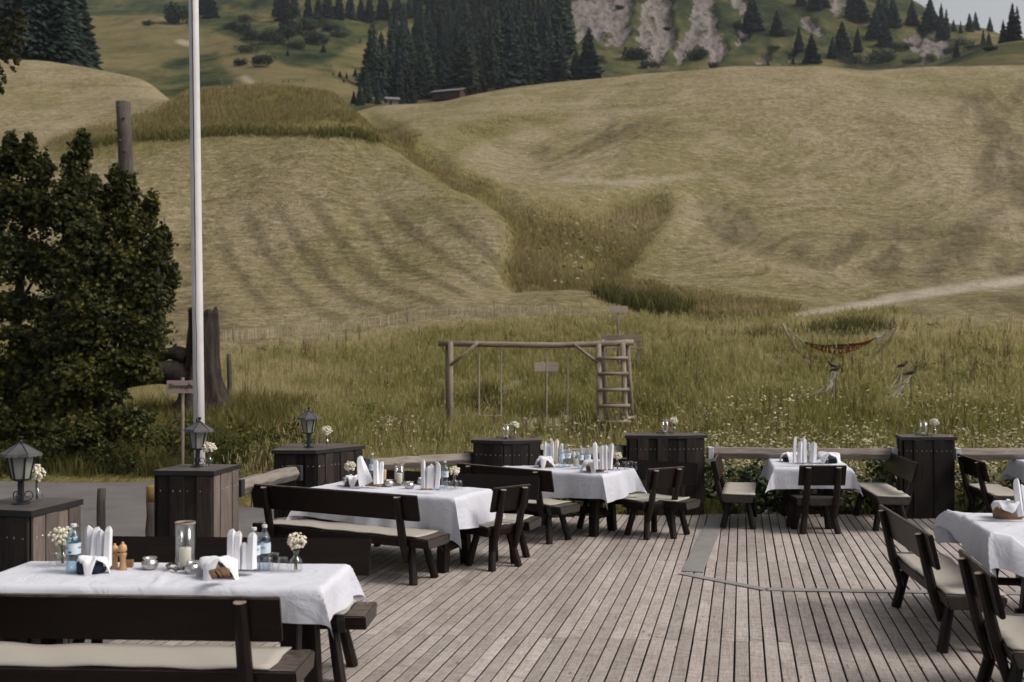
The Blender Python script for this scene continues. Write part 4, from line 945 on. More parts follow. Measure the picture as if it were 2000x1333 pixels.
def vase(p, label, label2, h=.125, r=.036, fl=.10, fr=.06, seed=0, nfl=95, yellow=False):
    t = thing('glass_vase', p, 0, label, 'vase', 'small bottle vases')
    MB().lathe([(r*.9, 0), (r, .006), (r, h*.50), (r*.86, h*.60), (r*.48, h*.70), (r*.42, h*.80), (r*.42, h*.92), (r*.56, h*.97), (r*.56, h)], 16, cap=False).build('bottle', M_['glass'], t, True)
    MB().lathe([(r*.88, .003), (r*.9, .012)], 14).build('bottom', M_['glass'], t)
    rr = random.Random(seed)
    f = thing('flower_bunch', Vector(p)+Vector((0, 0, .006)), 0, label2, 'flowers', 'bunches of cream flowers in vases')
    st = MB(); pt = MB()
    zc = h+fl*.55
    for i in range(nfl):
        while True:
            q = Vector((rr.uniform(-1, 1), rr.uniform(-1, 1), rr.uniform(-1, 1)))
            if q.length < 1: break
        c = Vector((q.x*fr, q.y*fr, zc+q.z*fl*.55))
        if i % 5 == 0:
            st.tube([(rr.uniform(-.01, .01), rr.uniform(-.01, .01), .012), (c.x*.18, c.y*.18, h*.95), (c.x*.6, c.y*.6, (h+c.z)/2+.01), c], .0013, 4, caps=False)
        rad = rr.uniform(.008, .0155); nv = 7; a0 = rr.uniform(0, 1)
        nrm = Vector((q.x*.7, q.y*.7-.35, .55+q.z*.5)).normalized(); tx = nrm.orthogonal().normalized(); ty = nrm.cross(tx)
        vs_ = [c+nrm*rad*.55]+[c+(tx*math.cos(a0+j*.8976)+ty*math.sin(a0+j*.8976))*rad*(1 if j % 2 else .8) for j in range(nv)]+[c-nrm*rad*.5]
        pt.add(vs_, [(0, 1+j, 1+(j+1) % nv) for j in range(nv)]+[(nv+1, 1+(j+1) % nv, 1+j) for j in range(nv)])
    st.build('stems', M_['stem'], f); pt.build('blossoms', M_['petalY'] if yellow else M_['petal'], f)
M_['petalY'] = simple('yellowish_petals', (0.55, 0.48, 0.28), (0.45, 0.38, 0.18), 60, .8, 0)

NT1, NT2, NT3, NT4 = 'nearest table', 'middle left table', 'centre back table', 'small square table'
# --- nearest table
vase(on(122, 1106), 'glass bottle vase behind the blue bottle on the nearest table', 'cream flower bunch behind the blue bottle on the nearest table', seed=1, fr=.085, fl=.11)
tumbler(on(107, 1108), 'upturned tumbler farthest left on the nearest table'); tumbler(on(120, 1114), 'upturned tumbler touching the blue bottle on the nearest table')
bottle(on(144, 1120), 'deep blue water bottle at the left of the nearest table', h=.305, r=.043, deep=True)
basket(on(180, 1119), .08, 'dark blue fabric bread basket on the nearest table', .17, .13, .075, 'bluebox', True)
linen(on(183, 1117, TZ+.012), .08, .19, .15, .075, None, 'white napkin spilling out of the dark blue basket', 3, .035)
napkin_block(on(190, 1104), 'napkin block hidden behind the dark blue basket', .1, .14, .07, .045)
for i, (x, hh) in enumerate(((174, .235), (186, .245), (197, .215), (211, .235))):
    napkin(on(x, 1103+i, TZ+.046), 'white standing napkin on the left of the nearest table, number %s from the left' % ('one', 'two', 'three', 'four')[i], hh, .042, (-.02, .03, .02, .05)[i], .1)
mill(on(224, 1113), 'left one of two turned pepper mills on the nearest table'); mill(on(240, 1115), 'right one of two turned pepper mills on the nearest table', h=.18)
napkin_block(on(252, 1108), 'tiny wooden block right of the two turned pepper mills', .2, .05, .05, .045)
tealight(on(293, 1112), 'silver tealight holder left of the hurricane glass on the nearest table')
hurricane(on(362, 1113), 'hurricane glass with pale rim on the nearest table', 'ivory candle in the hurricane glass on the nearest table')
wreath(on(358, 1114), 'driftwood wreath round the hurricane glass on the nearest table')
tealight(on(377, 1121), 'silver tealight holder in front of the hurricane glass on the nearest table')
basket(on(432, 1126), -.05, 'round wooden bread basket with draped napkin on the nearest table', .20, .16, .065)
linen(on(428, 1126, TZ+.012), -.05, .25, .19, .085, None, 'white napkin draped over the round basket on the nearest table', 5, .05, 1.5)
bread(on(420, 1122, TZ+.075), 'dark bread slices in the round basket on the nearest table', 2)
napkin_block(on(476, 1116), 'wooden napkin block behind two bottles on the nearest table', .05, .15, .07, .055)
for i, (x, hh) in enumerate(((448, .235), (459, .225), (470, .165), (486, .24))):
    napkin(on(x+6, 1112, TZ+.05), 'white standing napkin right of centre on the nearest table, number %s from the left' % ('one', 'two', 'three', 'four')[i], hh, .042, (.02, .03, .02, .04)[i], .1)
bottle(on(496, 1119), 'pale blue bottle, left of the pair on the nearest table', .28, .040); bottle(on(517, 1116), 'pale blue bottle, right of the pair on the nearest table', .29, .037)
tumbler(on(523, 1119), 'upturned tumbler before the right bottle of the pair on the nearest table'); tumbler(on(536, 1110), 'upturned tumbler farthest back among those by the flower vase, nearest table'); tumbler(on(553, 1119), 'upturned tumbler close left of the front flower vase, nearest table')
vase(on(578, 1118), 'glass bottle vase at the right end of the nearest table', 'cream flower bunch at the right end of the nearest table', seed=2, h=.135, r=.040, fr=.066)
# --- middle left table
vase(on(684, 941), 'glass bottle vase at the left end of the middle left table', 'cream flower bunch at the left end of the middle left table', seed=3, fr=.065, h=.11)
basket(on(688, 949), .1, 'square pale bread basket on the middle left table', .19, .14, .085, 'basket', True)
linen(on(692, 948, TZ+.018), .1, .20, .15, .085, None, 'white napkin in the square pale basket, middle left table', 8, .03)
bottle(on(706, 944), 'blue bottle with teal mark behind the left napkins, middle left table', .29, .036, deep=True); bottle(on(727, 941), 'pale bottle between the left napkins of the middle left table', .31, .036)
napkin_block(on(724, 948), 'wooden napkin block with a black mark on the middle left table', 0, .15, .07, .052)
napkin(on(716, 946, TZ+.045), 'broad white napkin leaning right on the middle left table', .29, .055, -.25, .1, wide=True)
napkin(on(736, 946, TZ+.05), 'white standing napkin close left of the pale mills, middle left table', .255, .042, -.03, .1); napkin(on(745, 945, TZ+.05), 'white standing napkin close behind the pale mills, middle left table', .245, .042, .03, .1)
mill(on(742, 951), 'left one of two pale straight pepper mills, middle left table', 'mill2', .17, .030); mill(on(750, 950), 'right one of two pale straight pepper mills, middle left table', 'mill2', .175, .028)
tealight(on(760, 951), 'silver tealight holder beside the pale mills, middle left table')
hurricane(on(780, 948), 'hurricane glass on the middle left table', 'ivory candle on the middle left table', .235, .055, .12)
wreath(on(780, 949), 'driftwood wreath on the middle left table', .075)
tealight(on(800, 955), 'silver tealight holder right of the candle, middle left table'); tealight(on(824, 947), 'silver tealight holder behind the right napkin block, middle left table')
napkin_block(on(833, 957), 'wooden napkin block before the right bottles, middle left table', .2, .11, .07, .055)
for i, (x, hh) in enumerate(((828, .275), (835, .23), (840, .26), (851, .27))):
    napkin(on(x, 954, TZ+.05), 'white standing napkin at the right of the middle left table, number %s from the left' % ('one', 'two', 'three', 'four')[i], hh, .042, (0, .04, .02, .1)[i], .1)
bottle(on(853, 957), 'pale blue bottle, left of the right hand pair, middle left table', .285, .040); bottle(on(869, 953), 'pale blue bottle, right of the right hand pair, middle left table', .28, .038)
tumbler(on(874, 959), 'upturned tumbler before the right hand bottles, middle left table', .098, .045); tumbler(on(896, 958), 'upturned tumbler right of the vase, middle left table', .098, .043)
vase(on(888, 956), 'glass bottle vase at the right end of the middle left table', 'cream flower bunch at the right end of the middle left table', seed=4, h=.14, fr=.058, fl=.085)
# --- centre back table
vase(on(1058, 904), 'glass bottle vase at the left end of the centre back table', 'cream flower bunch at the left end of the centre back table', seed=5, fr=.06)
napkin_block(on(1080, 905), 'wooden napkin block at the left of the centre back table', -.3, .2, .07, .05)
for i, (x, hh, cr) in enumerate(((1063, .26, 0), (1073, .255, 0), (1080, .265, 0), (1087, .29, 1), (1096, .26, 0))):
    napkin(on(x, 904, TZ+.05), ('%s standing napkin at the left of the centre back table, number %s from the left' % ('cream' if cr else 'white', ('one', 'two', 'three', 'four', 'five')[i])), hh, .042, (.02, -.03, -.05, 0, .05)[i], .1, bool(cr))
basket(on(1066, 912), 0, 'small wooden basket with tucked napkin, left on the centre back table', .20, .13, .075)
linen(on(1064, 911, TZ+.018), 0, .22, .15, .085, None, 'white napkin in the left basket of the centre back table', 12, .05, 1.3)
mill(on(1086, 907), 'wooden pepper mill on the centre back table', 'mill', .17, .026)
for x, y, l in ((1097, 914, 'first'), (1109, 913, 'second'), (1134, 917, 'third'), (1148, 916, 'fourth')): bottle(on(x, y), '%s of four pale bottles from the left on the centre back table' % l, .285, .038)
hurricane(on(1126, 912), 'hurricane glass between the bottles of the centre back table', 'ivory candle between the bottles of the centre back table', .21, .05, .09)
basket(on(1163, 921), -.1, 'wooden basket under a large napkin, centre back table', .24, .16, .075)
linen(on(1162, 920, TZ+.018), -.1, .29, .2, .095, None, 'large white napkin over the right basket of the centre back table', 14, .055, 1.3)
napkin_block(on(1186, 918), 'reddish wooden napkin block at the right of the centre back table', -.3, .15, .07, .055)
for i, (x, hh) in enumerate(((1166, .31), (1176, .30), (1184, .30), (1192, .30))): napkin(on(x, 917, TZ+.05), 'white standing napkin at the right of the centre back table, number %s from the left' % ('one', 'two', 'three', 'four')[i], hh, .046, (-.07, .0, -.01, .05)[i], .1)
vase(on(1206, 919), 'glass bottle vase at the right of the centre back table', 'cream flower bunch at the right of the centre back table', seed=6, fr=.062, fl=.08, h=.13)
for i, (x, y) in enumerate(((1219, 917), (1224, 919), (1231, 916), (1239, 918))): tumbler(on(x, y), 'upturned tumbler number %s in the row on the centre back table' % ('one', 'two', 'three', 'four')[i], .095, .036)
# --- small square table
napkin_block(on(1573, 905), 'small wooden napkin block on the small square table', 0, .26, .08, .05)
for i, (x, hh) in enumerate(((1554, .32), (1563, .29), (1570, .32), (1588, .26))): napkin(on(x, 904, TZ+.05), 'white standing napkin on the small square table, number %s from the left' % ('one', 'two', 'three', 'four')[i], hh, .054, (-.02, 0, .02, .02)[i], .05)
basket(on(1541, 902), .2, 'dark blue basket at the left of the small square table', .16, .12, .06, 'bluebox', True); linen(on(1541, 901, TZ+.012), .2, .24, .16, .08, None, 'white napkin bulging from the left basket of the small square table', 21, .05, 1.0)
basket(on(1620, 905), -.2, 'dark blue basket at the right of the small square table', .20, .13, .06, 'bluebox', True); linen(on(1618, 904, TZ+.012), -.2, .30, .18, .09, None, 'white napkin bulging from the right basket of the small square table', 22, .06, 1.1)
bottle(on(1567, 907), 'pale bottle, left one on the small square table', .27, .040); bottle(on(1579, 906), 'pale bottle, right one on the small square table', .27, .040)
vase(on(1583, 909), 'glass bottle vase on the small square table', 'yellowish flower bunch on the small square table', seed=7, h=.11, fr=.05, fl=.09, nfl=60, yellow=True)
tumbler(on(1553, 906), 'upturned tumbler left of the bottles on the small square table'); tumbler(on(1601, 909), 'upturned tumbler left of the right basket, small square table', .09, .04); tumbler(on(1613, 910), 'upturned tumbler before the right basket, small square table', .09, .04)
# --- front right table
basket(on(1968, 1012), 0, 'large round bentwood basket on the front right table', .25, .2, .10); linen(on(1966, 1011, TZ+.03), 0, .24, .19, .11, None, 'white napkin heaped in the large round basket, front right table', 31, .05, .5)
napkin_block(on(2005, 1010), 'wooden napkin block on the front right table at the photo edge', 0, .12, .08, .055)
for i, (x, hh) in enumerate(((1996, .30), (2004, .26))): napkin(on(x, 1008, TZ+.05), 'white standing napkin at the right photo edge, %s of two' % ('left', 'right')[i], hh, .05, -.18, .1)

# ------------------------------------------------------------------ lanterns, vases and candles on the pillars
def lantern(p, rz, label, tilt=0.0):
    t = thing('pillar_lantern', p, rz, label, 'lantern', 'black iron lanterns on the pillars'); t.rotation_euler = (0, tilt, rz)
    MB().lathe([(.062, 0), (.062, .006), (.03, .010)], 12).build('base_plate', M_['iron'], t)
    MB().box((0, 0, .085), (.036, .036, .16)).build('post', M_['iron'], t, bevel=.003)
    for k in range(3):
        a = R(120*k+20); mb = MB(); pts = []
        for i in range(26):
            s = i/25; th = -1.4+s*6.6; rad = .030*(1-.35*s)
            pts.append((.018+.034+rad*math.cos(th)-.004, 0, .050+rad*math.sin(th)+.015*s))
        pts = [(x*math.cos(a), x*math.sin(a), z) for x, y, z in pts]
        mb.tube([(.018*math.cos(a), .018*math.sin(a), .012)]+pts, .0038, 5).build('scroll', M_['iron'], t, True)
    z0, z1, r0, r1 = .175, .345, .058, .092
    MB().lathe([(.02, z0-.022), (r0+.004, z0-.012), (r0+.006, z0), (r0-.01, z0)], 6).build('cup', M_['iron'], t)
    for k in range(6):
        a = math.pi/3*k; a2 = math.pi/3*(k+1)
        p0 = Vector((r0*math.cos(a), r0*math.sin(a), z0)); p1 = Vector((r1*math.cos(a), r1*math.sin(a), z1))
        MB().tube([p0, p1], .0085, 4).build('bar', M_['iron'], t)
        q0 = Vector((r0*math.cos(a2), r0*math.sin(a2), z0)); q1 = Vector((r1*math.cos(a2), r1*math.sin(a2), z1)); n = (p0+q1).normalized()*.003; n.z = 0
        MB().add([p0-n, q0-n, q1-n, p1-n, p0-n*2, q0-n*2, q1-n*2, p1-n*2], [(0, 1, 2, 3), (7, 6, 5, 4), (0, 4, 5, 1), (3, 2, 6, 7)]).build('pane', M_['frost'], t)
    MB().lathe([(r1+.004, z1-.006), (r1+.004, z1+.006), (r1-.012, z1+.006), (r1-.012, z1-.006)], 6, cap=False).build('top_ring', M_['iron'], t)
    MB().lathe([(.014, z0), (.016, z0+.03), (.030, z0+.07), (.032, z0+.10), (.02, z0+.13), (.004, z0+.14)], 14).build('bulb', M_['bulb'], t, True)
    mb = MB(); vs_ = [(0, 0, z1+.078)]; n = 36
    for q, (rad, z) in enumerate(((.03, z1+.066), (.08, z1+.034), (.128, z1+.004), (.131, z1-.010))):
        for j in range(n):
            a = 2*math.pi*j/n; hx = math.cos(math.pi/6)/math.cos(((a) % (math.pi/3))-math.pi/6); sc_ = (.010*abs(math.sin(3*a*3)) if q == 3 else 0)
            vs_.append((rad*hx*1.07*math.cos(a), rad*hx*1.07*math.sin(a), z-sc_))
    fs_ = [(0, 1+j, 1+(j+1) % n) for j in range(n)]+[(1+i*n+j, 1+(i+1)*n+j, 1+(i+1)*n+(j+1) % n, 1+i*n+(j+1) % n) for i in range(3) for j in range(n)]
    mb.add(vs_, fs_).build('roof', M_['roofmetal'], t)
    for k in range(6):
        a = math.pi/3*k; MB().tube([(.01*math.cos(a), .01*math.sin(a), z1+.080), (.136*math.cos(a), .136*math.sin(a), z1+.003)], .0045, 5).build('roof_rib', M_['iron'], t)
    MB().lathe([(.012, z1+.070), (.012, z1+.088), (.008, z1+.095), (.018, z1+.112), (.018, z1+.118), (.004, z1+.122)], 12).build('finial', M_['iron'], t)
    return t
PZ = PH+.002
lantern(W(41, 984, PZ), .25, 'black hexagonal lantern on the leftmost pillar')
lantern(W(385, 912, PZ), .5, 'black lantern on the pillar in front of the flagpole', .05)
lantern(W(603, 874.5, PZ), .4, 'black lantern on the five sided pillar, farthest of the three')
vase(W(72, 980, PZ), 'clear bottle vase beside the leftmost lantern', 'drooping cream flowers beside the leftmost lantern', .13, .040, .12, .055, seed=11)
vase(W(409, 912, PZ), 'clear bottle vase beside the flagpole lantern', 'cream flowers beside the flagpole lantern', .125, .036, .10, .07, seed=12)
vase(W(638, 873, PZ), 'clear bottle vase beside the farthest lantern', 'round cream flower bunch beside the farthest lantern', .13, .038, .10, .065, seed=13)
for x, y, who, s in ((988, 857.5, 'low wide pillar', 14), (1299, 847, 'broad pillar', 15), (1803, 851, 'pillar right of the small square table', 16)):
    w = W(x, y, PZ); hurricane(w, 'hurricane glass on the %s' % who, 'candle in the glass on the %s' % who, .19, .052, .03)
    wreath(w+Vector((0, -.02, 0)), 'driftwood wreath on the %s' % who, .10)
    vase(W(x+(17 if s != 16 else 21), y-.5, PZ), 'clear bottle vase on the %s' % who, 'cream flowers on the %s' % who, .125, .036, .085, .062, seed=s)

# ------------------------------------------------------------------ flagpole, posts, signs, stump
def g1(x, y): return float(ground(x, y))
fp = thing('flagpole', (-3.23, 10.35, -.3), 0, 'tall white flagpole rising out of the top of the photo', 'flagpole')
fp.rotation_euler = (0, R(-0.75), 0)
MB().lathe([(.056, 0), (.055, 3), (.048, 7), (.042, 11)], 20).build('pole', M_['white'], fp, True)
mb = MB()
for i in range(90):
    z = .8+i*.115; rr_ = .055-.0011*z
    mb.tube([(.004*math.sin(i*1.3), -rr_-.003, z), (.004*math.sin((i+1)*1.3), -rr_-.003, z+.115)], .0035, 4, caps=False)
mb.build('halyard', M_['groove'], fp)
MB().box((0, -.051, 5.8), (.010, .006, 10.0)).build('groove', M_['groove'], fp)
MB().box((-.004, -.064, 1.75), (.012, .018, .07)).build('cleat', M_['iron'], fp)
for z in (1.1, 1.35, 1.6): MB().tube([(-.012, -.062, z), (.016, -.068, z+.01)], .004, 5).build('hook', M_['iron'], fp)

def round_post(name, p, h, r, label, cat, mat='log', tilt=(0, 0), knobs=False, top=None):
    t = thing(name, p, 0 if tilt[1] else rnd.uniform(0, 6), label, cat); t.rotation_euler = (tilt[0], tilt[1], t.rotation_euler.z)
    pts = [(rnd.uniform(-.01, .01), rnd.uniform(-.01, .01), -0.3+(h+.3)*i/8) for i in range(9)]
    hz = h if top is None else h-top[0]
    pts = [(x, y, -0.3+(hz+.3)*i/8) for i, (x, y, z) in enumerate(pts)]
    MB().tube(pts, [r*(1.04-.06*i/8)*rnd.uniform(.98, 1.02) for i in range(9)], 12).build('log', M_[mat], t, True)
    if top: MB().tube([(pts[-1][0], pts[-1][1], hz), (pts[-1][0], pts[-1][1], h-.02), (pts[-1][0], pts[-1][1], h)], [r*.985, r*.98, r*.85], 12).build('painted_top', M_[top[1]], t, True)
    return t
pp = at(240, 200, 36.0); gz = g1(pp.x+.4, 36)
lp = round_post('log_pole', (pp.x+.38, 36.0, gz), pp.z-gz, .255, 'thick grey log pole rising above the leafy tree', 'pole', tilt=(0, R(-2.2)))
for i in range(8):
    z = (pp.z-gz)-.22-i*.4; a = (-1.9, -1.25, -2.7)[i % 3]; q = Vector((.24*math.cos(a), .24*math.sin(a), z)); q2 = Vector((.31*math.cos(a), .31*math.sin(a), z-.03))
    MB().tube([q, q2], [.042, .034], 7).build('peg', M_['log'], lp)
def stake(px, py_top, py_base, d, r, label, **k):
    x = (px-1000)*d/FPX; z0 = g1(x, d); top = at(px, py_top, d).z
    return round_post('wooden_post', (x, d, z0), top-z0, r, label, 'post', **k)
stake(448, 692, 815, 27, .065, 'slim wooden post standing in the meadow right of the flagpole', mat='log')
for px, yt, d, lab_, topp in ((199, 955, 10.6, 'plain short round bollard at the roadside left of the pillar', None), (294, 948, 10.4, 'short roadside bollard with flaking yellow painted top', (.17, 'yellow'))):
    x = (px-1000)*d/FPX; z0 = -.3; round_post('wooden_bollard', (x, d, z0), at(px, yt, d).z-z0, .046, lab_, 'bollard', top=topp)

def text_mesh(s, size, mat, parent, loc, rot, shear=.25):
    cu = bpy.data.curves.new('lettering', 'FONT'); cu.body = s; cu.size = size; cu.shear = shear; cu.align_x = 'CENTER'; cu.align_y = 'CENTER'; cu.extrude = .0015; cu.resolution_u = 3; cu.offset = .0022
    tmp = bpy.data.objects.new('lettering_curve', cu); col.objects.link(tmp); dg = bpy.context.evaluated_depsgraph_get()
    me = bpy.data.meshes.new_from_object(tmp.evaluated_get(dg)); bpy.data.objects.remove(tmp)
    me.materials.clear(); me.materials.append(mat); o = bpy.data.objects.new('lettering', me); o.location = loc; o.rotation_euler = rot; return link(o, parent)
def sign(px, py, d, w, h, label, text=None, rz=0.0, split=False, ztop=.06):
    c = at(px, py, d); z0 = g1(c.x, d)
    t = thing('signpost', (c.x, d, z0), rz, label, 'sign', 'wooden trail signs'); hh = c.z-z0
    MB().tube([(-.01, .03, -.2), (0, .03, hh*.5), (.0, .03, hh+h/2+ztop)], [.034, .033, .030], 8).build('post', M_['swing'], t, True)
    if split:
        for s in (-1, 1): MB().box((s*w*.255, -.015+.006*s, hh), (w*.49, .025, h)).build('board', M_['signwood'], t, bevel=.004)
        MB().box((0, -.03, hh), (.03, .01, h*1.0)).build('batten', M_['swing'], t)
    else: b = MB().box((0, -.018, hh), (w, .028, h)).build('board', M_['signwood'], t, bevel=.004)
    if text:
        text_mesh(text, h*.50, M_['ink'], b, (.03*w, -.0345, hh+.01), (R(90), 0, 0), .12)
        for a, e in (((-.42, -.18), (-.40, .16)), ((-.42, .0), (-.385, .12)), ((-.40, .1), (-.43, .24))): MB().tube([(a[0]*w, -.034, hh+a[1]*h), (e[0]*w, -.034, hh+e[1]*h)], .004, 4).build('sprig_stroke', M_['ink'], b)
        for a, e in (((.19, -.45), (.235, .42)), ((.20, .1), (.26, .2)), ((.19, -.1), (.16, .05))): MB().tube([(a[0]*w, -.034, hh+a[1]*h), (e[0]*w, -.034, hh+e[1]*h)], .004, 4).build('sprig_stroke', M_['ink'], b)
    return t
sign(356, 756, 19.6, .60, .25, 'small wooden sign lettered Sinnespfad beside the flagpole', 'Sinnespfad', R(-2))
sign(1067, 717, 27.5, .66, .24, 'double wooden sign board seen behind the swing seats', None, R(4), True, .10)
sign(1208, 605, 33.5, .60, .22, 'wooden sign board on a thin post above the swing ladder', None, R(3))

def stump():
    n = 44
    c = Vector(((372-1000)*26.0/FPX+.27, 26.0, 0)); c.z = g1(c.x, c.y)-.1
    t = thing('tree_stump', c, 0, 'tall gnarled dead tree stump with arching side limb beside the flagpole', 'stump')
    top = at(390, 606, 26).z-c.z; n = 44; k = 26; vs_ = []; fs_ = []
    for i in range(k):
        s = i/(k-1); z = top*s
        r0 = .34*(1-s)**2.6+.36
        for j in range(n):
            a = 2*math.pi*j/n
            lob = 1+.12*math.sin(3*a+1.2+s)+.10*math.sin(7*a+2.5*s)+.09*math.sin(11*a+5*s+1.5*math.sin(6*s))+.05*math.sin(19*a+9*s)
            r_ = r0*lob*(1+.5*(1-s)**3*abs(math.sin(2.5*a)))
            zz = z + (0.05*math.sin(2*a+1)+.05*math.sin(5*a) if i == k-1 else 0)
            vs_.append((r_*math.cos(a)*.95+.06*s, r_*math.sin(a)*.8, zz))
    for i in range(k-1):
        for j in range(n): j2 = (j+1) % n; fs_.append((i*n+j, i*n+j2, (i+1)*n+j2, (i+1)*n+j))
    ctr = len(vs_); vs_.append((.06, 0, top-.45)); fs_ += [((k-1)*n+j, (k-1)*n+(j+1) % n, ctr) for j in range(n)]
    MB().add(vs_, fs_).build('trunk', M_['stump'], t, True)
    P = lambda px, py, dy=0: Vector(at(px, py, 26.0+dy))-Vector(c)
    MB().tube([P(372, 745), P(345, 728), P(310, 728), P(275, 735), P(235, 745), P(190, 775), P(150, 800)], [.42, .36, .30, .26, .22, .17, .10], 12).build('side_limb', M_['stump'], t, True)
    MB().tube([P(365, 700), P(345, 690), P(325, 692), P(308, 705), P(290, 720)], [.26, .20, .15, .10, .05], 10).build('broken_branch', M_['stump'], t, True)
    MB().tube([P(405, 640), P(414, 622), P(413, 612)], [.14, .09, .05], 8).build('branch_stub', M_['stump'], t, True)
    MB().tube([P(408, 660), P(418, 658), P(424, 664)], [.05, .035, .015], 6).build('twig_stub', M_['stump'], t, True)
    MB().tube([P(408, 745), P(416, 780), P(424, 812), P(428, 832)], [.16, .17, .15, .08], 9).build('root_flare', M_['log'], t, True)
stump()

# ------------------------------------------------------------------ swing frame
def swing():
    D = 25.0; c = at(1050, 860, D); t = thing('swing_frame', (c.x, D, 0), 0, 'weathered log swing frame with ladder end in the meadow', 'swing')
    P = lambda px, py, dy=0.0: Vector(at(px, py, D+dy))-Vector((c.x, D, 0))
    MB().tube([P(856, 671), P(960, 673), P(1080, 675), P(1170, 672.5), P(1237, 669)], .075, 10).build('top_beam', M_['swingx'], t, True)
    for a, b in (((880, 668, -.05), (879, 880, -.35)), ((875, 666, .09), (876, 870, .9))): MB().tube([P(*a), P(*b)], [.07, .075], 10).build('upright', M_['swing'], t, True)
    for a, b in (((1169, 672, -.09), (1172, 885, -.45)), ((1216, 671, -.09), (1224, 880, -.45)), ((1176, 665, .09), (1188, 868, .9)), ((1224, 664, .09), (1237, 866, .9))): MB().tube([P(*a), P(*b)], [.066, .07], 10).build('ladder_post', M_['swing'], t, True)
    for i, y in enumerate((700.5, 730.5, 762, 793.5, 825)):
        s = (y-672)/210.0; dy = -.17-.36*s
        MB().tube([P(1165.5+1.2*i, y, dy), P(1226+1.6*i, y-.5, dy)], .045, 9).build('rung', M_['swingx'], t, True)
    for y in (758, 789, 819): s = (y-672)/210.; MB().tube([P(1180+s*8, y, .1+.8*s), P(1230+s*8, y, .1+.8*s)], .03, 8).build('rear_rung', M_['swingx'], t, True)
    MB().tube([P(1217, 817, -.4), P(1240, 816, .7)], .05, 8).build('side_tie', M_['swingx'], t, True)
    MB().tube([P(935, 668, -.10), P(905, 694, -.13), P(879, 714, -.16)], .042, 8).build('brace', M_['swing'], t, True)
    MB().tube([P(1120, 672, -.10), P(1145, 692, -.14), P(1171, 711, -.18)], .042, 8).build('brace', M_['swing'], t, True)
    for (x0, x1, ys, yt) in ((936, 979, 812, 813), (1068, 1109, 832, 833)):
        for x, y in ((x0, ys), (x1, yt)):
            MB().tube([P(x, 670), P(x, 681)], .032, 6).build('rope_clamp', M_['ribbon'], t)
            MB().tube([P(x, 680), P(x-.5, y)], .020 if x0 < 1000 else .022, 6).build('rope', M_['rope'], t)
        MB().box((P(x0, ys)+P(x1, yt))/2, ((x1-x0+7)*D/FPX, .2, .03), Matrix.Rotation(-.01, 3, 'Y')).build('swing_seat', M_['swingx'], t, bevel=.005)
    return t
swing()
# meadow bench beside the upper sign
def meadow_bench():
    D = 33.0; c = at(1214, 690, D); z0 = g1(c.x, D); t = thing('meadow_bench', (c.x, D, z0), R(-4), 'plank bench with backrest on the slope behind the swing ladder', 'bench')
    P = lambda px, py: (px-1214)*D/FPX
    zt = at(1214, 655, D).z-z0
    MB().box((0, 0, zt-.1), (1.36, .05, .22)).build('backrest', M_['swingx'], t, bevel=.005)
    MB().box((0, -.25, max(.2, zt-.45)), (1.36, .38, .05)).build('seat', M_['swingx'], t, bevel=.005)
    for sx in (-.55, .55): MB().box((sx, .04, zt/2), (.09, .07, zt+.1)).build('leg', M_['swing'], t); MB().box((sx, -.38, max(.1, zt-.45)/2), (.09, .07, max(.2, zt-.45))).build('leg', M_['swing'], t)
meadow_bench()

# ------------------------------------------------------------------ hammock, bird stakes
def hammock():
    D = 31.0; c = at(1642, 706, D); t = thing('hammock_stand', (c.x, D, 0), 0, 'curved pale wooden hammock stand in the tall grass', 'hammock stand')
    o0 = Vector((c.x, D, 0)); P = lambda px, py, dy=0.0: Vector(at(px, py, D+dy))-o0
    pts = [P(1528, 633, .5), P(1541, 660, .35), P(1556, 683, .2), P(1578, 702, .1), P(1610, 714, .0), P(1650, 718, -.05), P(1690, 708, -.1), P(1715, 688, -.2), P(1738, 664, -.35), P(1753, 640, -.5)]
    MB().tube(pts, [.04, .045, .05, .055, .06, .06, .055, .05, .045, .04], 8).build('bow', M_['arc'], t, True)
    for px, py in ((1590, 709), (1692, 706)): MB().tube([P(px, py+4, -.7), P(px, py+4, .7)], .05, 8).build('foot_bar', M_['arc'], t, True)
    h = thing('hammock', (c.x, D, 0), 0, 'orange and brown striped hammock slung from the curved stand', 'hammock')
    A = P(1569, 668, .1); B = P(1710, 660, -.15); n, k = 30, 14; vs_ = []; st = []
    for i in range(n+1):
        s = i/n; m_ = A.lerp(B, s); sag = 4*s*(1-s)
        hw = .10+.30*math.sin(math.pi*s)**.7
        for j in range(k+1):
            q = j/k*2-1
            z = m_.z - .18*sag*(1-.12*q*q) - .25*(1-q*q)*math.sin(math.pi*s)**.6 + .02*math.sin(9*s+q*3)
            vs_.append((m_.x, m_.y+q*hw, z)); st.append(j/k)
    idx = np.arange((n+1)*(k+1)).reshape(n+1, k+1)
    q = np.stack([idx[:-1, :-1].ravel(), idx[1:, :-1].ravel(), idx[1:, 1:].ravel(), idx[:-1, 1:].ravel()], 1)
    np_mesh('cloth', np.array(vs_), [q], M_['hammock'], h, True, dict(stripe=np.array(st)))
    for e, a, r in (((1531, 636, .5), A, .10), ((1751, 642, -.5), B, .10)):
        mb = MB()
        for j in range(7): qq = (j/6*2-1)*r; mb.tube([P(*e), Vector((a.x, a.y+qq, a.z-.03+.02*qq*qq))], .012, 4, caps=False)
        mb.build('cords', M_['ribbon'], h)
    v = P(1730, 655, -.33); MB().add([B+Vector((0, -.13, .02)), B+Vector((0, .13, .02)), v+Vector((0, .03, .03)), v+Vector((0, -.03, -.02)), B+Vector((-.05, 0, -.2)), B+Vector((-.02,-.14,-.14))], [(0, 1, 2, 3), (0, 3, 4, 5)]).build('head_panel', M_['ribbon'], h)
hammock()
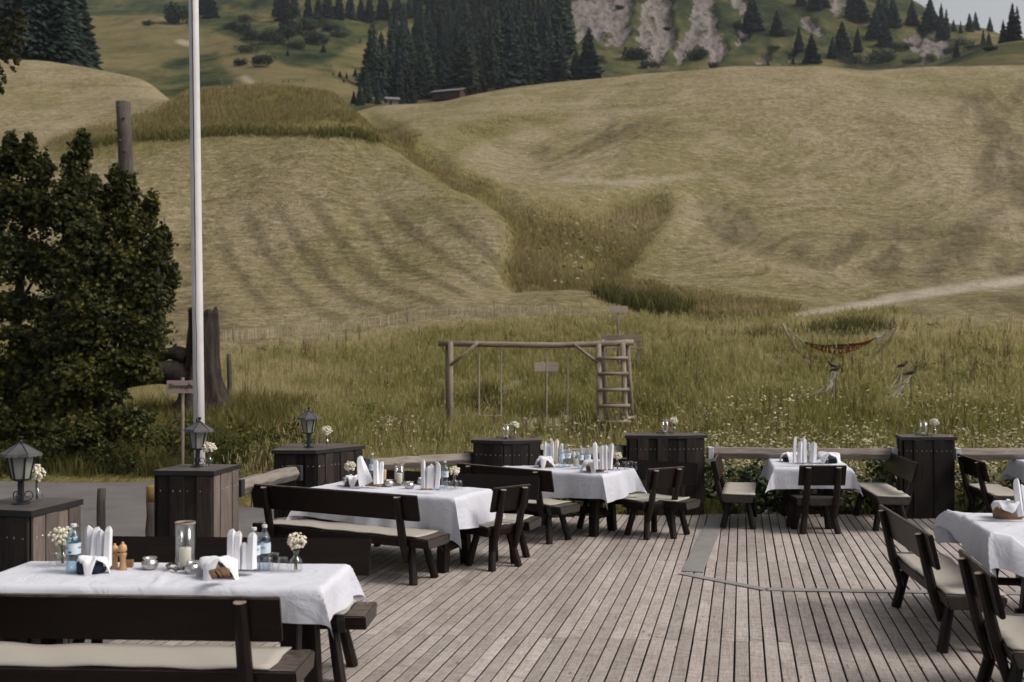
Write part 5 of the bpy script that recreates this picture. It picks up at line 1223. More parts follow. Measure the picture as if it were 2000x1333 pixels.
def bird_stake(px, py, d, label, flip=1, seed=0, ends=()):
    c = at(px, py, d); z0 = g1(c.x, d); hh = c.z-z0; t = thing('bird_stake', (c.x, d, z0), 0, label, 'garden stake', 'iron bird stakes with ribbons')
    MB().tube([(0, 0, -.1), (0, 0, hh)], .008, 5).build('rod', M_['bird'], t)
    MB().tube([(flip*.11, 0, hh+.12), (flip*.06, 0, hh+.09), (0, 0, hh+.05), (-flip*.08, 0, hh+.04), (-flip*.15, 0, hh-.005)], [.01, .032, .048, .032, .008], 8).build('bird', M_['bird'], t, True)
    MB().tube([(flip*.09, 0, hh+.13), (flip*.10, 0, hh+.16)], [.030, .012], 7).build('bird_head', M_['bird'], t, True)
    rr = random.Random(seed)
    for ex, ez in ends:
        e = at(px+ex, py+ez, d)-Vector((c.x, d, z0)); m1 = Vector((e.x*.35, rr.uniform(-.05, .05), hh+(e.z-hh)*.55)); m2 = Vector((e.x*.7, rr.uniform(-.1, .1), hh+(e.z-hh)*.92+.02))
        MB().tube([(0, -.01, hh), m1, m2, e], .011, 4).build('ribbon', M_['ribbon'], t)
bird_stake(1632, 726, 24.0, 'iron bird on a rod with hanging ribbons, right of the left pair', 1, 1, ((-8, 25), (-14, 38), (-20, 40), (-6, 50), (-30, 42), (-50, 46)))
bird_stake(1626, 718, 25.0, 'iron bird on a rod, left of the left pair under the hammock', -1, 2, ((-4, 30), (-12, 44), (2, 52)))
bird_stake(1763, 718, 24.5, 'iron bird on a rod, higher of the right pair', 1, 3, ((-10, 35), (-16, 48), (-38, 46), (-20, 60)))
bird_stake(1779, 733, 23.5, 'iron bird on a rod with long pale ribbons, lower of the right pair', 1, 4, ((-16, 18), (-30, 28), (-46, 26), (-26, 38), (-52, 44), (-40, 40)))

# ------------------------------------------------------------------ paling fence
fence = thing('paling_fence', (0, 0, 0), 0, 'long low chestnut paling fence crossing the slope behind the swing', 'fence')
pm = None; npk = 150
for i in range(npk):
    s = i/(npk-1)
    if i % 5 == 3 and rnd.random() < .8: continue
    px = 415+(1216-415)*s; py = 700-(700-622)*(s**.85)
    d = 40.5+2.0*math.sin(s*3)+s*.8; x = (px-1000)*d/FPX
    z = g1(x, d); base = Vector((x, d, z-.05))
    if pm is None:
        o = MB().add([(-.022, -.012, 0), (.022, -.012, 0), (.022, .012, 0), (-.022, .012, 0), (-.022, -.012, .86), (.022, -.012, .86), (.022, .012, .86), (-.022, .012, .86), (0, 0, .93)],
            [(0, 1, 5, 4), (1, 2, 6, 5), (2, 3, 7, 6), (3, 0, 4, 7), (4, 5, 8), (5, 6, 8), (6, 7, 8), (7, 4, 8)]).build('picket', M_['picket'], fence); pm = o
    else: o = pm.copy(); link(o, fence)
    o.location = base; o.rotation_euler = (rnd.uniform(-.08, .08), rnd.uniform(-.10, .10), rnd.uniform(-.3, .3)); o.scale = (1.0, 1, rnd.uniform(.44, .62))
for s in np.linspace(0.05, .9, 5):
    px = 415+(1216-415)*s; d = 40.55+2.0*math.sin(s*3)+s*.8; x = (px-1000)*d/FPX; z = g1(x, d)
    MB().tube([(x, d+.05, z-.1), (x+rnd.uniform(-.04, .04), d+.05, z+.68)], .03, 7).build('fence_post', M_['swing'], fence)
wr = MB()
for hz in (.2, .45):
    pts = []
    for s in np.linspace(0, 1, 60): px = 415+(1216-415)*s; d = 40.5+2.0*math.sin(s*3)+s*.8; x = (px-1000)*d/FPX; pts.append((x, d-.015, g1(x, d)+hz))
    wr.tube(pts, .008, 4, caps=False)
wr.build('wire', M_['rope'], fence)

# ------------------------------------------------------------------ barns
def barn(px, py, d, L, Wd, h, label, roofm, wallm, rz):
    s = at(px, py, d); t = thing('hay_barn', (s.x, d, g1(s.x, d)-.3), rz, label, 'barn')
    MB().box((0, 0, h/2), (L, Wd, h)).build('wall', wallm, t)
    rf = h*.55
    for sy in (-1, 1):
        MB().add([(-L/2-.6, 0, h+rf), (L/2+.6, 0, h+rf), (L/2+.6, sy*(Wd/2+.7), h-.15), (-L/2-.6, sy*(Wd/2+.7), h-.15), (-L/2-.6, 0, h+rf+.2), (L/2+.6, 0, h+rf+.2), (L/2+.6, sy*(Wd/2+.7), h+.05), (-L/2-.6, sy*(Wd/2+.7), h+.05)],
          [(0, 1, 2, 3), (4, 5, 6, 7), (0, 1, 5, 4), (1, 2, 6, 5), (2, 3, 7, 6), (3, 0, 4, 7)]).build('roof_slope', roofm, t)
    for sx in (-1, 1): MB().add([(sx*L/2, -Wd/2, h), (sx*L/2, Wd/2, h), (sx*L/2, 0, h+rf-.1), (sx*(L/2-.2), -Wd/2, h), (sx*(L/2-.2), Wd/2, h), (sx*(L/2-.2), 0, h+rf-.1)], [(0, 1, 2), (3, 4, 5), (0, 1, 4, 3), (1, 2, 5, 4), (2, 0, 3, 5)]).build('gable', wallm, t)
    MB().box((-L*.15, -Wd/2-.03, h*.4), (L*.18, .08, h*.7)).build('door', M_['ink'], t)
bs = sight(876, 197, 200); barn(878, 198, bs.y, 9.5, 6.0, 2.4, 'dark wooden hay barn with grey roof just over the hill crest', M_['barnroof'], M_['barn'], R(-18))
bs = sight(766, 206, 200); barn(766, 206, bs.y, 3.0, 2.4, 1.5, 'tiny pale hut left of the hay barn', M_['barnroof'], M_['plaster'], R(10))

# ------------------------------------------------------------------ conifers
ORD = ('first second third fourth fifth sixth seventh eighth ninth tenth eleventh twelfth thirteenth fourteenth fifteenth sixteenth seventeenth eighteenth nineteenth twentieth').split()
def nth(rows):
    'rows sorted from the left, each with its ordinal'
    return [(ORD[i],)+tuple(q) for i, q in enumerate(sorted(rows))]
def spruce_mesh(name, seed, levels=40, per=11, R0=.20, droop=.42, mat='spruce', sparse=0.0, low=.05, wk=1.0):
    r = np.random.default_rng(seed); V = []; F3 = []; T = []
    n = 0
    for i in range(levels):
        s = (i+r.uniform(-.3, .3))/levels; s = min(max(s, 0), .985); z = low+(1-low)*s
        rad = R0*((1-s)**.82)*(1.0+.10*math.sin(i*2.1)) + .006
        m = max(4, int(per*(1-s*.55)))
        for j in range(m):
            if r.random() < sparse: continue
            a = 2*math.pi*(j+r.uniform(-.35, .35))/m + i*.7; L = rad*r.uniform(.62, 1.16); w = (L*r.uniform(.24, .36)+.006)*wk
            ca, sa = math.cos(a), math.sin(a); tz = z-L*droop*r.uniform(.6, 1.2); mz = z-L*droop*.32
            def pt(rr, off, zz): return (rr*ca-off*sa, rr*sa+off*ca, zz)
            V += [pt(0.004, 0, z+.012), pt(L*.58, w, mz-.018-w*.35), pt(L, 0, tz), pt(L*.58, -w, mz-.018-w*.35), pt(L*.5, 0, mz+.014), pt(L*.82, w*.55, (tz+mz)/2-.03), pt(L*.82, -w*.55, (tz+mz)/2-.03)]
            F3 += [(n, n+1, n+4), (n, n+4, n+3), (n+4, n+1, n+5), (n+4, n+5, n+2), (n+4, n+2, n+6), (n+4, n+6, n+3)]
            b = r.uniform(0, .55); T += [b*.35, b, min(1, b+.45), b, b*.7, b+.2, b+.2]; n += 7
    me_o = np_mesh(name, np.array(V), [np.array(F3)], M_[mat], None, False, dict(tint=np.clip(T, 0, 1)))
    me = me_o.data; bpy.data.objects.remove(me_o); return me
tr_o = MB().tube([(0, 0, -.03), (0, 0, .3), (0, 0, .96)], [.018, .013, .003], 7).build('trunk', M_['bark']); TRK = tr_o.data; bpy.data.objects.remove(tr_o)
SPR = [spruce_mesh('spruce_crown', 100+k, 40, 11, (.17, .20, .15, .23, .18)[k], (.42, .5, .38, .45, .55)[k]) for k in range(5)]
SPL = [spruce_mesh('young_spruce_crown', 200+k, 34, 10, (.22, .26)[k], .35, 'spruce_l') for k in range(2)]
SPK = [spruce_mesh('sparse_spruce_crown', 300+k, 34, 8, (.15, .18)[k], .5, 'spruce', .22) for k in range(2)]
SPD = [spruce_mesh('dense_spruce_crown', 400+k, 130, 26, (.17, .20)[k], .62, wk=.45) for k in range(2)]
def conifer(p, h, label, group, kinds=SPR, wf=1.0):
    t = thing('spruce_tree', p, rnd.uniform(0, 6.28), label, 'spruce', group); t.scale = (h*wf, h*wf, h)
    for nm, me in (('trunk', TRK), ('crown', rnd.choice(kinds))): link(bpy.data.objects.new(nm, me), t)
    return t
GF = 'spruces of the dense forest'; GR = 'spruces on the rocky slope'; GE = 'spruces along the upper edge of the far slope'; GS = 'small spruces on the far meadow'; GLf = 'dark spruces at the top left'; GK = 'spruces on the far right skyline'
FOREST = [(722,200),(790,206),(870,196),(1000,176),(1112,160),(1112,-60),(820,-60),(842,55),(790,80),(760,115),(728,150)]
rf_ = random.Random(5); got = 0
while got < 250:
    x = rf_.uniform(715, 1125); y = rf_.uniform(-60, 205)
    if not inpoly(np.array([x]), np.array([y]), FOREST)[0]: continue
    p = sight(x, y, 230)
    conifer(p, rf_.choice((rf_.uniform(9, 16), rf_.uniform(15, 24), rf_.uniform(20, 30))), 'dark spruce in the dense forest behind the hay barn', GF, SPR+SPK+SPL, rf_.uniform(.7, 1.3)); got += 1
for o_, x, yb, yt, wf in nth(((716, 203, 125, .8), (738, 205, 140, .8), (752, 196, 112, .8), (776, 198, 108, .9), (797, 203, 120, .9), (826, 195, 98, .9), (862, 190, 110, 1), (905, 186, 120, 1.1), (940, 182, 118, 1), (985, 178, 112, 1), (1030, 172, 95, 1), (1064, 166, 90, 1))):
    p = sight(x, yb, 230); conifer(p, (yb-yt)*p.y/FPX, o_+' spruce from the left in the front row of the forest edge', 'spruces of the forest edge', SPR+SPL, wf)
p = sight(1150, 157, 230); conifer(p, 104*p.y/FPX, 'broad dark spruce standing before the grey scree at the forest end', None, SPR, 1.9)
p = sight(1125, 158, 230); conifer(p, 62*p.y/FPX, 'smaller green spruce left of the broad dark one at the forest end', None, SPL, 1.5)
p = sight(1098, 164, 230); conifer(p, 75*p.y/FPX, 'narrow dark spruce at the right end of the forest', None, SPR, 1.2)
for o_, x, yb in nth(((412, 36), (395, 30), (540, 34), (556, 40), (575, 36), (560, 66), (602, 36), (622, 38), (640, 36), (662, 38), (684, 38), (705, 40), (722, 44), (748, 38), (775, 40), (800, 36), (815, 32))):
    p = sight(x, yb, 230); conifer(p, rf_.uniform(15, 22), o_+' spruce from the left along the upper edge of the far slope', GE, SPR, rf_.uniform(1.0, 1.4))
for o_, x, yb, yt in nth(((664, 151, 138), (677, 154, 141), (694, 150, 133), (671, 162, 154), (706, 147, 136), (632, 103, 85), (562, 110, 96), (651, 147, 141), (646, 131, 126), (704, 84, 77), (741, 79, 70), (620, 116, 110), (629, 113, 107))):
    p = sight(x, yb, 230); conifer(p, (yb-yt)*p.y/FPX, o_+' small young spruce from the left on the far meadow', GS, SPL+SPR[:1], 1.5)
p = sight(691, 204, 230); conifer(p, 27*p.y/FPX, 'small bushy spruce left of the forest foot', None, SPR, 1.7)
p = sight(703, 207, 230); conifer(p, 48*p.y/FPX, 'slim spruce at the left foot of the forest', None, SPR, 1.0)
for o_, x, yb, yt, wf in nth(((1469,59,-14,1.5),(1517,70,19,1.6),(1560,102,52,1.3),(1585,124,65,1.9),(1626,115,71,1.5),(1644,110,41,1.5),(1675,103,54,1.6),(1590,20,-40,1.6),(1608,15,-40,1.6),(1565,12,-45,1.4),(1678,41,-25,1.8),(1662,36,-25,1.5),(1708,77,16,1.5),(1728,91,33,1.4),(1744,55,-12,1.7),(1728,45,-18,1.4),(1549,126,110,1.4),(1868,113,80,1.3),(1500,128,118,1.6),(1716,58,-10,1.4))):
    p = sight(x, yb, 300); conifer(p, (yb-yt)*p.y/FPX, o_+' dark spruce from the left on the rocky slope right of the scree', GR, SPR, wf)
for o_, x, yb, yt, wf in nth(((1781,50,-2,1.5),(1816,58,-5,1.8),(1838,74,6,1.0),(1848,78,16,1.0),(1862,62,38,1.4),(1876,66,40,1.3),(1893,63,26,1.6),(1905,60,22,1.5),(1933,62,33,1.5),(1920,88,56,1.4),(1931,90,62,1.3),(1959,84,38,1.1),(1977,80,5,1.2),(1986,80,11,1.1),(1972,78,30,1.1))):
    p = sight(x, yb, 200); conifer(p, (yb-yt)*p.y/FPX, o_+' spruce from the left against the pale sky at the upper right', GK, SPK+SPR[:2], wf)
for o_, x, d, h in nth(((-60, 176, 27), (-25, 180, 28), (15, 178, 29), (45, 174, 30), (78, 178, 30), (104, 175, 29), (124, 178, 27), (60, 186, 30), (30, 170, 26), (92, 168, 22), (128, 172, 17), (112, 184, 30), (5, 188, 30))):
    X = (x-1000)*d/FPX; conifer((X, d, g1(X, d)-1), h, o_+' tall dark spruce from the left in the top left corner group', GLf, SPD, 1.35)

# ------------------------------------------------------------------ leaf scatter helpers
def leaf_cloud(centers, radii, n, size, seed, mat, name, parent, shape='maple', up=.5, lo=.0, clump=None):
    """n leaves on ellipsoids (centers k*3, radii k*3); returns the mesh object"""
    r = np.random.default_rng(seed); C = np.asarray(centers, float); Rr = np.asarray(radii, float)
    w = np.prod(Rr, 1)**(2/3); k = r.choice(len(C), n, p=w/w.sum())
    d = r.normal(size=(n, 3)); d /= np.linalg.norm(d, axis=1)[:, None]
    q = r.random(n)**.42*(1.0+.22*(r.random(n)-.5)); P = C[k]+d*Rr[k]*q[:, None]
    nrm = d*.6+r.normal(size=(n, 3))*.5+np.array([0, 0, up]); nrm /= np.linalg.norm(nrm, axis=1)[:, None]
    tx = np.cross(nrm, r.normal(size=(n, 3))); tx /= np.linalg.norm(tx, axis=1)[:, None]; ty = np.cross(nrm, tx)
    sz = size*r.uniform(.6, 1.25, n)
    if shape == 'maple':
        pol = np.array([(0, -.55), (.22, -.18), (.62, -.22), (.32, .10), (.42, .48), (.14, .36), (0, .75), (-.14, .36), (-.42, .48), (-.32, .10), (-.62, -.22), (-.22, -.18)])
        fan = [(0, 1, 11), (1, 2, 3), (1, 3, 9), (1, 9, 11), (9, 10, 11), (3, 4, 5), (3, 5, 7), (3, 7, 9), (7, 8, 9), (5, 6, 7)]
    elif shape == 'leaf':
        pol = np.array([(0, -.6), (.26, -.1), (.17, .35), (0, .65), (-.17, .35), (-.26, -.1)]); fan = [(0, 1, 5), (1, 2, 5), (2, 4, 5), (2, 3, 4)]
    else:
        pol = np.array([(0, -.55), (.5, 0), (0, .55), (-.5, 0)]); fan = [(0, 1, 2), (0, 2, 3)]
    m = len(pol); V = P[:, None, :]+sz[:, None, None]*(pol[None, :, 0:1]*tx[:, None, :]+pol[None, :, 1:2]*ty[:, None, :])
    bend = (np.abs(pol[:, 0])*.35)[None, :, None]*sz[:, None, None]*nrm[:, None, :]; V = V-bend
    F = (np.arange(n)[:, None, None]*m+np.array(fan)[None]).reshape(-1, 3)
    tint = np.clip(.38*r.random(n)+.30*vnoise(P[:, 0]*1.1+5, P[:, 2]*1.1+P[:, 1], seed % 7)+.32*r.random(n)**2.2, 0, 1)
    return np_mesh(name, V.reshape(-1, 3), [F], M_[mat], parent, False, dict(tint=np.repeat(tint, m)))

# leafy maples at the left
def maple(name_label, base, trunks, lobes, nleaf, seed, size=.084):
    t = thing('maple_tree', base, 0, name_label, 'tree', 'leafy trees at the left'); b = Vector(base)
    tk = MB()
    for pts, rr in trunks: tk.tube([Vector(p)-b for p in pts], rr, 9)
    tk.build('trunk', M_['twig'], t, True)
    r = random.Random(seed)
    for c, rad in lobes:
        c = Vector(c)-b; src = min((Vector(p)-b for pts, _ in trunks for p in pts), key=lambda q: (q-c).length+max(0, q.z-c.z)*2)
        lb = MB(); lb.tube([src, src.lerp(c, .5)+Vector((0, 0, .12)), c], [.045, .03, .012], 6)
        for _ in range(7):
            e = c+Vector((r.uniform(-1, 1)*rad[0], r.uniform(-1, 1)*rad[1], r.uniform(-.6, 1)*rad[2]))*.8; lb.tube([c.lerp(src, r.uniform(0, .3)), e], [.014, .004], 5)
        lb.build('limb', M_['twig'], t, True)
    C = []; Q = []
    for c, rad in lobes:
        c = Vector(c)-b; vol = (rad[0]*rad[1]*rad[2])**(1/3); ns = int(14+48*min(1.2, vol))
        for _ in range(ns):
            dv = Vector((r.gauss(0, 1), r.gauss(0, 1), r.gauss(.6, .8))).normalized(); L_ = r.uniform(.55, 1.28)
            e = Vector((dv.x*rad[0], dv.y*rad[1], dv.z*rad[2]))*L_
            for s_ in np.linspace(.45, 1.0, 4): C.append(c+e*s_-Vector((0, 0, .12*s_*s_*vol))); w_ = .16*(1.15-.55*s_); Q.append((w_, w_, w_*.75))
    leaf_cloud(C, Q, int(nleaf*.62), size, seed, 'maple', 'crown', t, 'maple', .35)
    leaf_cloud([Vector(c)-b for c, _ in lobes], [tuple(k_*.92 for k_ in q) for _, q in lobes], int(nleaf*.5), size*1.15, seed+5, 'maple', 'inner_foliage', t, 'maple', .35)
D0 = 22.0
def Lp(px, py, dy=0.0): return tuple(at(px, py, D0+dy))
def lob(px, py, wx, wy, dy=0.0, dep=None):
    k = D0/FPX; return (Lp(px, py, dy), (wx*k, (dep or wx*.9)*k, wy*k))
bx = (140-1000)*D0/FPX; bz = g1(bx, D0)-.1
maple('large leafy maple in front of the log pole', (bx, D0, bz),
  [([(bx, D0, bz), Lp(150, 800), Lp(165, 640), Lp(165, 480), Lp(163, 300)], [.17, .14, .10, .06, .015]), ([(bx+.2, D0+.1, bz), Lp(200, 760), Lp(235, 620), Lp(250, 480), Lp(252, 380)], [.12, .10, .07, .04, .012]), ([(bx+.1, D0-.2, bz), Lp(220, 780, -.4), Lp(280, 680, -.5), Lp(310, 560, -.5)], [.11, .08, .05, .015]), ([(bx-.3, D0-.2, bz), Lp(110, 780, -.3), Lp(110, 600, -.3), Lp(125, 440, -.2)], [.1, .08, .05, .015])],
  [lob(163, 282, 13, 30), lob(250, 365, 13, 32, .2), lob(226, 352, 12, 34, .2), lob(296, 398, 12, 28, .2), lob(134, 325, 14, 34), lob(318, 470, 14, 34, -.1), lob(336, 540, 12, 30, -.2), lob(162, 300, 20, 40), lob(155, 370, 42, 50), lob(130, 400, 36, 60, -.3), lob(165, 450, 60, 60), lob(215, 400, 30, 50, .3), lob(252, 385, 22, 42, .2), lob(258, 440, 42, 50), lob(290, 420, 20, 36, .3), lob(240, 520, 66, 70), lob(308, 500, 32, 60, -.1), lob(150, 540, 80, 80), lob(295, 580, 46, 62, -.3), lob(322, 560, 22, 40, -.2), lob(200, 620, 90, 80, -.3), lob(285, 650, 48, 50, -.4), lob(130, 660, 80, 60, -.2), lob(170, 730, 95, 55, -.4), lob(245, 715, 52, 42, -.5), lob(105, 780, 70, 50, -.5), lob(60, 700, 60, 60), lob(215, 770, 34, 22, -.6), lob(120, 830, 80, 34, -.5), lob(285, 705, 36, 34, -.5), lob(190, 830, 70, 34, -.7), lob(260, 820, 46, 26, -.8), lob(300, 735, 20, 18, -.6)], 44000, 41)
bx2 = (15-1000)*(D0+.6)/FPX; bz2 = g1(bx2, D0)-.1
maple('second leafy maple cut off by the left photo edge', (bx2, D0+.5, bz2),
  [([(bx2, D0+.5, bz2), Lp(20, 780, .5), Lp(35, 600, .4), Lp(50, 450, .3), Lp(40, 300, .3)], [.18, .15, .11, .06, .015]), ([(bx2-.3, D0+.5, bz2), Lp(-40, 700, .5), Lp(-60, 500, .4), Lp(-40, 330, .3)], [.14, .12, .08, .02])],
  [lob(58, 288, 13, 32, .2), lob(22, 284, 14, 30, .3), lob(92, 330, 12, 34, .1), lob(35, 305, 30, 36, .3), lob(0, 320, 44, 44, .4), lob(75, 345, 32, 40, .1), lob(40, 400, 66, 60, .2), lob(90, 420, 34, 48, 0), lob(20, 500, 80, 66, .2), lob(-60, 420, 80, 90, .3), lob(95, 520, 46, 50, .1), lob(20, 600, 60, 36, .2), lob(100, 610, 44, 40), lob(35, 650, 40, 18, -.2), lob(-70, 620, 80, 90, .3), lob(10, 740, 90, 44, .2), lob(50, 820, 90, 44, -.3), lob(-60, 820, 80, 60, 0), lob(30, 880, 90, 36, -.3)], 32000, 42)
# larch tip at the upper left corner
def larch():
    D = 24.0; Pt = lambda px, py, dy=0.0: Vector(at(px, py, D+dy)); b = Vector(((-75-1000)*D/FPX, D, 0)); b.z = g1(b.x, D)-.1
    t = thing('larch_tree', b, 0, 'sparse larch tip hanging in at the upper left corner', 'tree')
    tr = [b, Pt(-70, 500), Pt(-55, 250), Pt(-20, 120), Pt(15, 70), Pt(36, 20)]
    MB().tube([p-b for p in tr], [.17, .13, .08, .04, .022, .006], 8).build('trunk', M_['bark'], t, True)
    br = MB(); r = random.Random(4); cs = []; rs = []
    sp = [((34, 30), (46, 26)), ((32, 40), (52, 46)), ((28, 48), (10, 40)), ((25, 55), (56, 62)), ((20, 62), (-4, 60)), ((18, 66), (50, 84)), ((10, 78), (42, 96)), ((5, 84), (-20, 110)), ((0, 95), (38, 118)), ((-5, 105), (28, 138)), ((-10, 112), (10, 160)), ((-18, 122), (6, 185)), ((-10, 110), (-30, 150)), ((-30, 150), (2, 178)), ((8, 76), (36, 130))]
    for a, e in sp:
        A_, E_ = Pt(*a)-b, Pt(e[0], e[1], r.uniform(-.3, .3))-b; m_ = A_.lerp(E_, .55)+Vector((0, 0, .05)); br.tube([A_, m_, E_], [.012, .008, .003], 5)
        for i in range(12): s = r.uniform(.05, 1); c = A_.lerp(m_, s*2) if s < .5 else m_.lerp(E_, s*2-1); cs.append(c); rs.append((.07, .07, .06))
    br.build('branches', M_['bark'], t, True)
    leaf_cloud(cs, rs, 2600, .06, 8, 'larch', 'needles', t, 'quad', .3)
larch()
# far bushes
def far_bush(px, py, wpx, hpx, label, group, seed, kind='bushfar'):
    p = sight(px, py, 220); k = p.y/FPX; t = thing('round_bush', p, 0, label, 'bush', group)
    w, h = wpx*k/2, hpx*k; r = random.Random(seed); C = []; Q = []
    for i in range(10): C.append((r.uniform(-.75, .75)*w, r.uniform(-.5, .5)*w, h*r.uniform(.3, .62))); Q.append((w*.5, w*.5, h*.36))
    leaf_cloud(C, Q, 1100, max(.32, h*.12), seed, kind, 'crown', t, 'quad', .5)
    MB().tube([(0, 0, -.2), (0, 0, h*.5)], [.12, .05], 6).build('trunk', M_['bark'], t)
GB = 'alder bushes on the far slope'
for i, (o_, x, y, w, h) in enumerate(nth(((451, 58, 32, 18), (470, 66, 40, 22), (492, 104, 62, 20), (514, 131, 46, 26), (468, 130, 30, 17), (500, 80, 60, 24), (535, 88, 62, 30), (560, 78, 40, 30), (618, 88, 48, 28), (592, 68, 62, 30), (612, 55, 50, 24), (645, 62, 40, 18), (660, 75, 40, 16), (575, 96, 50, 18), (480, 45, 40, 16)))):
    far_bush(x, y, w, h, o_+' rounded bush from the left in the thicket beside the far forest', GB, 60+i)
far_bush(343, 48, 52, 46, 'single round dark bush on the far meadow left of the flagpole', None, 81); far_bush(291, 51, 24, 12, 'small flat bush on the far meadow left of the round one', None, 82)
for i, (o_, x, y, w, h) in enumerate(nth(((1690, 128, 90, 22), (1725, 122, 60, 26), (1655, 122, 50, 16), (1760, 100, 40, 18), (1530, 72, 50, 16), (1240, 118, 60, 30), (1270, 135, 40, 18), (1360, 118, 50, 26), (1395, 135, 40, 16), (1780, 126, 50, 14), (1880, 90, 50, 16), (1850, 108, 40, 14), (1905, 98, 50, 14), (1935, 100, 24, 10), (1510, 100, 30, 10), (1440, 60, 40, 18), (1300, 60, 16, 8), (1210, 20, 18, 10), (1165, 125, 40, 16)))):
    far_bush(x, y, w, h, o_+' low bush from the left on the rocky slope at the upper right', 'bushes on the rocky slope', 90+i)
p_ = sight(1010, 160, 230)
# ------------------------------------------------------------------ grasses
def blades(P, h, w, seed, mat, name, lean=.45, tint=None, per=1):
    r = np.random.default_rng(seed); n = len(P)
    a = r.uniform(0, 2*np.pi, n); la = r.uniform(0, 2*np.pi, n); L = h*lean*r.uniform(.2, 1.3, n)
    dx, dy = np.cos(a)*w/2, np.sin(a)*w/2; lx, ly = np.cos(la)*L, np.sin(la)*L
    V = np.zeros((n, 5, 3))
    V[:, 0] = P+np.stack([-dx, -dy, -.03*np.ones(n)], 1); V[:, 1] = P+np.stack([dx, dy, -.03*np.ones(n)], 1)
    V[:, 2] = P+np.stack([-dx*.8+lx*.35, -dy*.8+ly*.35, h*.6], 1); V[:, 3] = P+np.stack([dx*.8+lx*.35, dy*.8+ly*.35, h*.6], 1)
    V[:, 4] = P+np.stack([lx, ly, h], 1)
    b = np.arange(n)[:, None]*5; q = b+np.array([[0, 1, 3, 2]]); t3 = b+np.array([[2, 3, 4]])
    if tint is None: tint = r.random(n)
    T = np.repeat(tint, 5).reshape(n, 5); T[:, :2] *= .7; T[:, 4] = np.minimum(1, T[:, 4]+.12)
    o = np_mesh(name, V.reshape(-1, 3), [q, t3], M_[mat], None, False, dict(tint=np.clip(T, 0, 1).ravel())); return o
def bilin(A, x, y):
    c = 1000+FPX*x/y; j = np.clip(np.searchsorted(DD, y)-1, 0, len(DD)-2); i = np.clip(np.searchsorted(PX, c)-1, 0, len(PX)-2); return A[j, i]
# near meadow: clumps of blades
r = np.random.default_rng(77)
def scatter(n, d0, d1, p0, p1, power=1.6, seed=1):
    r = np.random.default_rng(seed); u = r.random(n); k = 2-power
    d = (d0**k+u*(d1**k-d0**k))**(1/k) if abs(k) > 1e-6 else d0*(d1/d0)**u
    px = r.uniform(p0, p1, n); return (px-1000)/FPX*d, d, px
x, d, px = scatter(24000, 14.2, 46, -250, 2250, 1.3, 5)
g = bilin(green, x, d)*(1-np.clip(bilin(path, x, d)*1.2, 0, 1)); road_m = (x < -3.6+.0*d) & (d < 20.2) & (x < -5.4+(20.2-d)*1.35)
deck_m = (d < 13.9+.0*x)
keep = (r.random(len(x)) < g) & ~road_m & ~((d < 15.2) & (x < -1.0) & (x > -9)) & ~((x < -1.2) & (d < 17.0) & (x > -6+(d-14)*.5) & (d < 14.5))
x, d = x[keep], d[keep]; nb = 13
cl = fbm(x*.22, d*.22, 3, 31); dry = fbm(x*.11+9, d*.11, 3, 37)
xx = np.repeat(x, nb)+r.normal(size=len(x)*nb)*.10; yy = np.repeat(d, nb)+r.normal(size=len(x)*nb)*.10
fine_ = fbm(x*1.3+3, d*.9, 3, 33); hh = np.repeat(.14+.40*cl+.32*(fine_-.25)+.10*r.random(len(x))**2, nb)*r.uniform(.45, 1.25, len(xx)); hmk = (np.abs(1000+FPX*xx/yy-1640) < 150) & (yy > 26.5) & (yy < 33); hh = np.where(hmk, hh*.42, hh); hh *= np.interp(yy, [14, 19, 30, 44], [1.0, 1.0, .85, .7])
tt = np.clip(np.repeat(.20+.85*(dry-.28)*1.2+.75*(fbm(x*.8+40, d*.6, 3, 35)-.5), nb)+r.normal(size=len(xx))*.16+np.interp(yy, [16, 24, 30, 40], [-.06, .02, .18, .36]), 0, 1)
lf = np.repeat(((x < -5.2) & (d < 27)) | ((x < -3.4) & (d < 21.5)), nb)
P = np.stack([xx, yy, ground(xx, yy)], 1)
ww = np.interp(yy, [14, 25, 45], [.010, .016, .026])
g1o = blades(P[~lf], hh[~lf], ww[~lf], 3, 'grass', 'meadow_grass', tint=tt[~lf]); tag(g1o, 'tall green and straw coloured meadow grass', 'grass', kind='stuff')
g2o = blades(P[lf], hh[lf]*.95, ww[lf], 4, 'grassdark', 'bank_grass', tint=tt[lf]*.9); tag(g2o, 'road bank grass with bush shade put into its dark green', 'grass', kind='stuff')  # bank blades take the darker colours in place of the bush's shade
# long grass on mound, gully and hill band
x, d, px = scatter(60000, 44, 128, 80, 1600, 1.6, 6); g = bilin(green, x, d); k = r.random(len(x)) < np.clip(g*1.2-.12, 0, .95)*np.clip((fbm(x*.25, d*.25, 3, 43)-.22)*3, .1, 1); x, d = x[k], d[k]; nb = 5
xx = np.repeat(x, nb)+r.normal(size=len(x)*nb)*.25; yy = np.repeat(d, nb)+r.normal(size=len(x)*nb)*.25
tt = np.clip(.30+.9*(np.repeat(fbm(x*.08, d*.08, 3, 41), nb)-.25)+r.normal(size=len(xx))*.13, 0, 1)
g3o = blades(np.stack([xx, yy, ground(xx, yy)], 1), r.uniform(.2, .65, len(xx))*np.repeat(np.clip(bilin(green, x, d)*1.35-.25, .22, 1), nb), np.full(len(xx), .055), 5, 'hillgrass', 'hill_long_grass', tint=tt); tag(g3o, 'unmown long grass on the mound and in the gully', 'grass', kind='stuff')
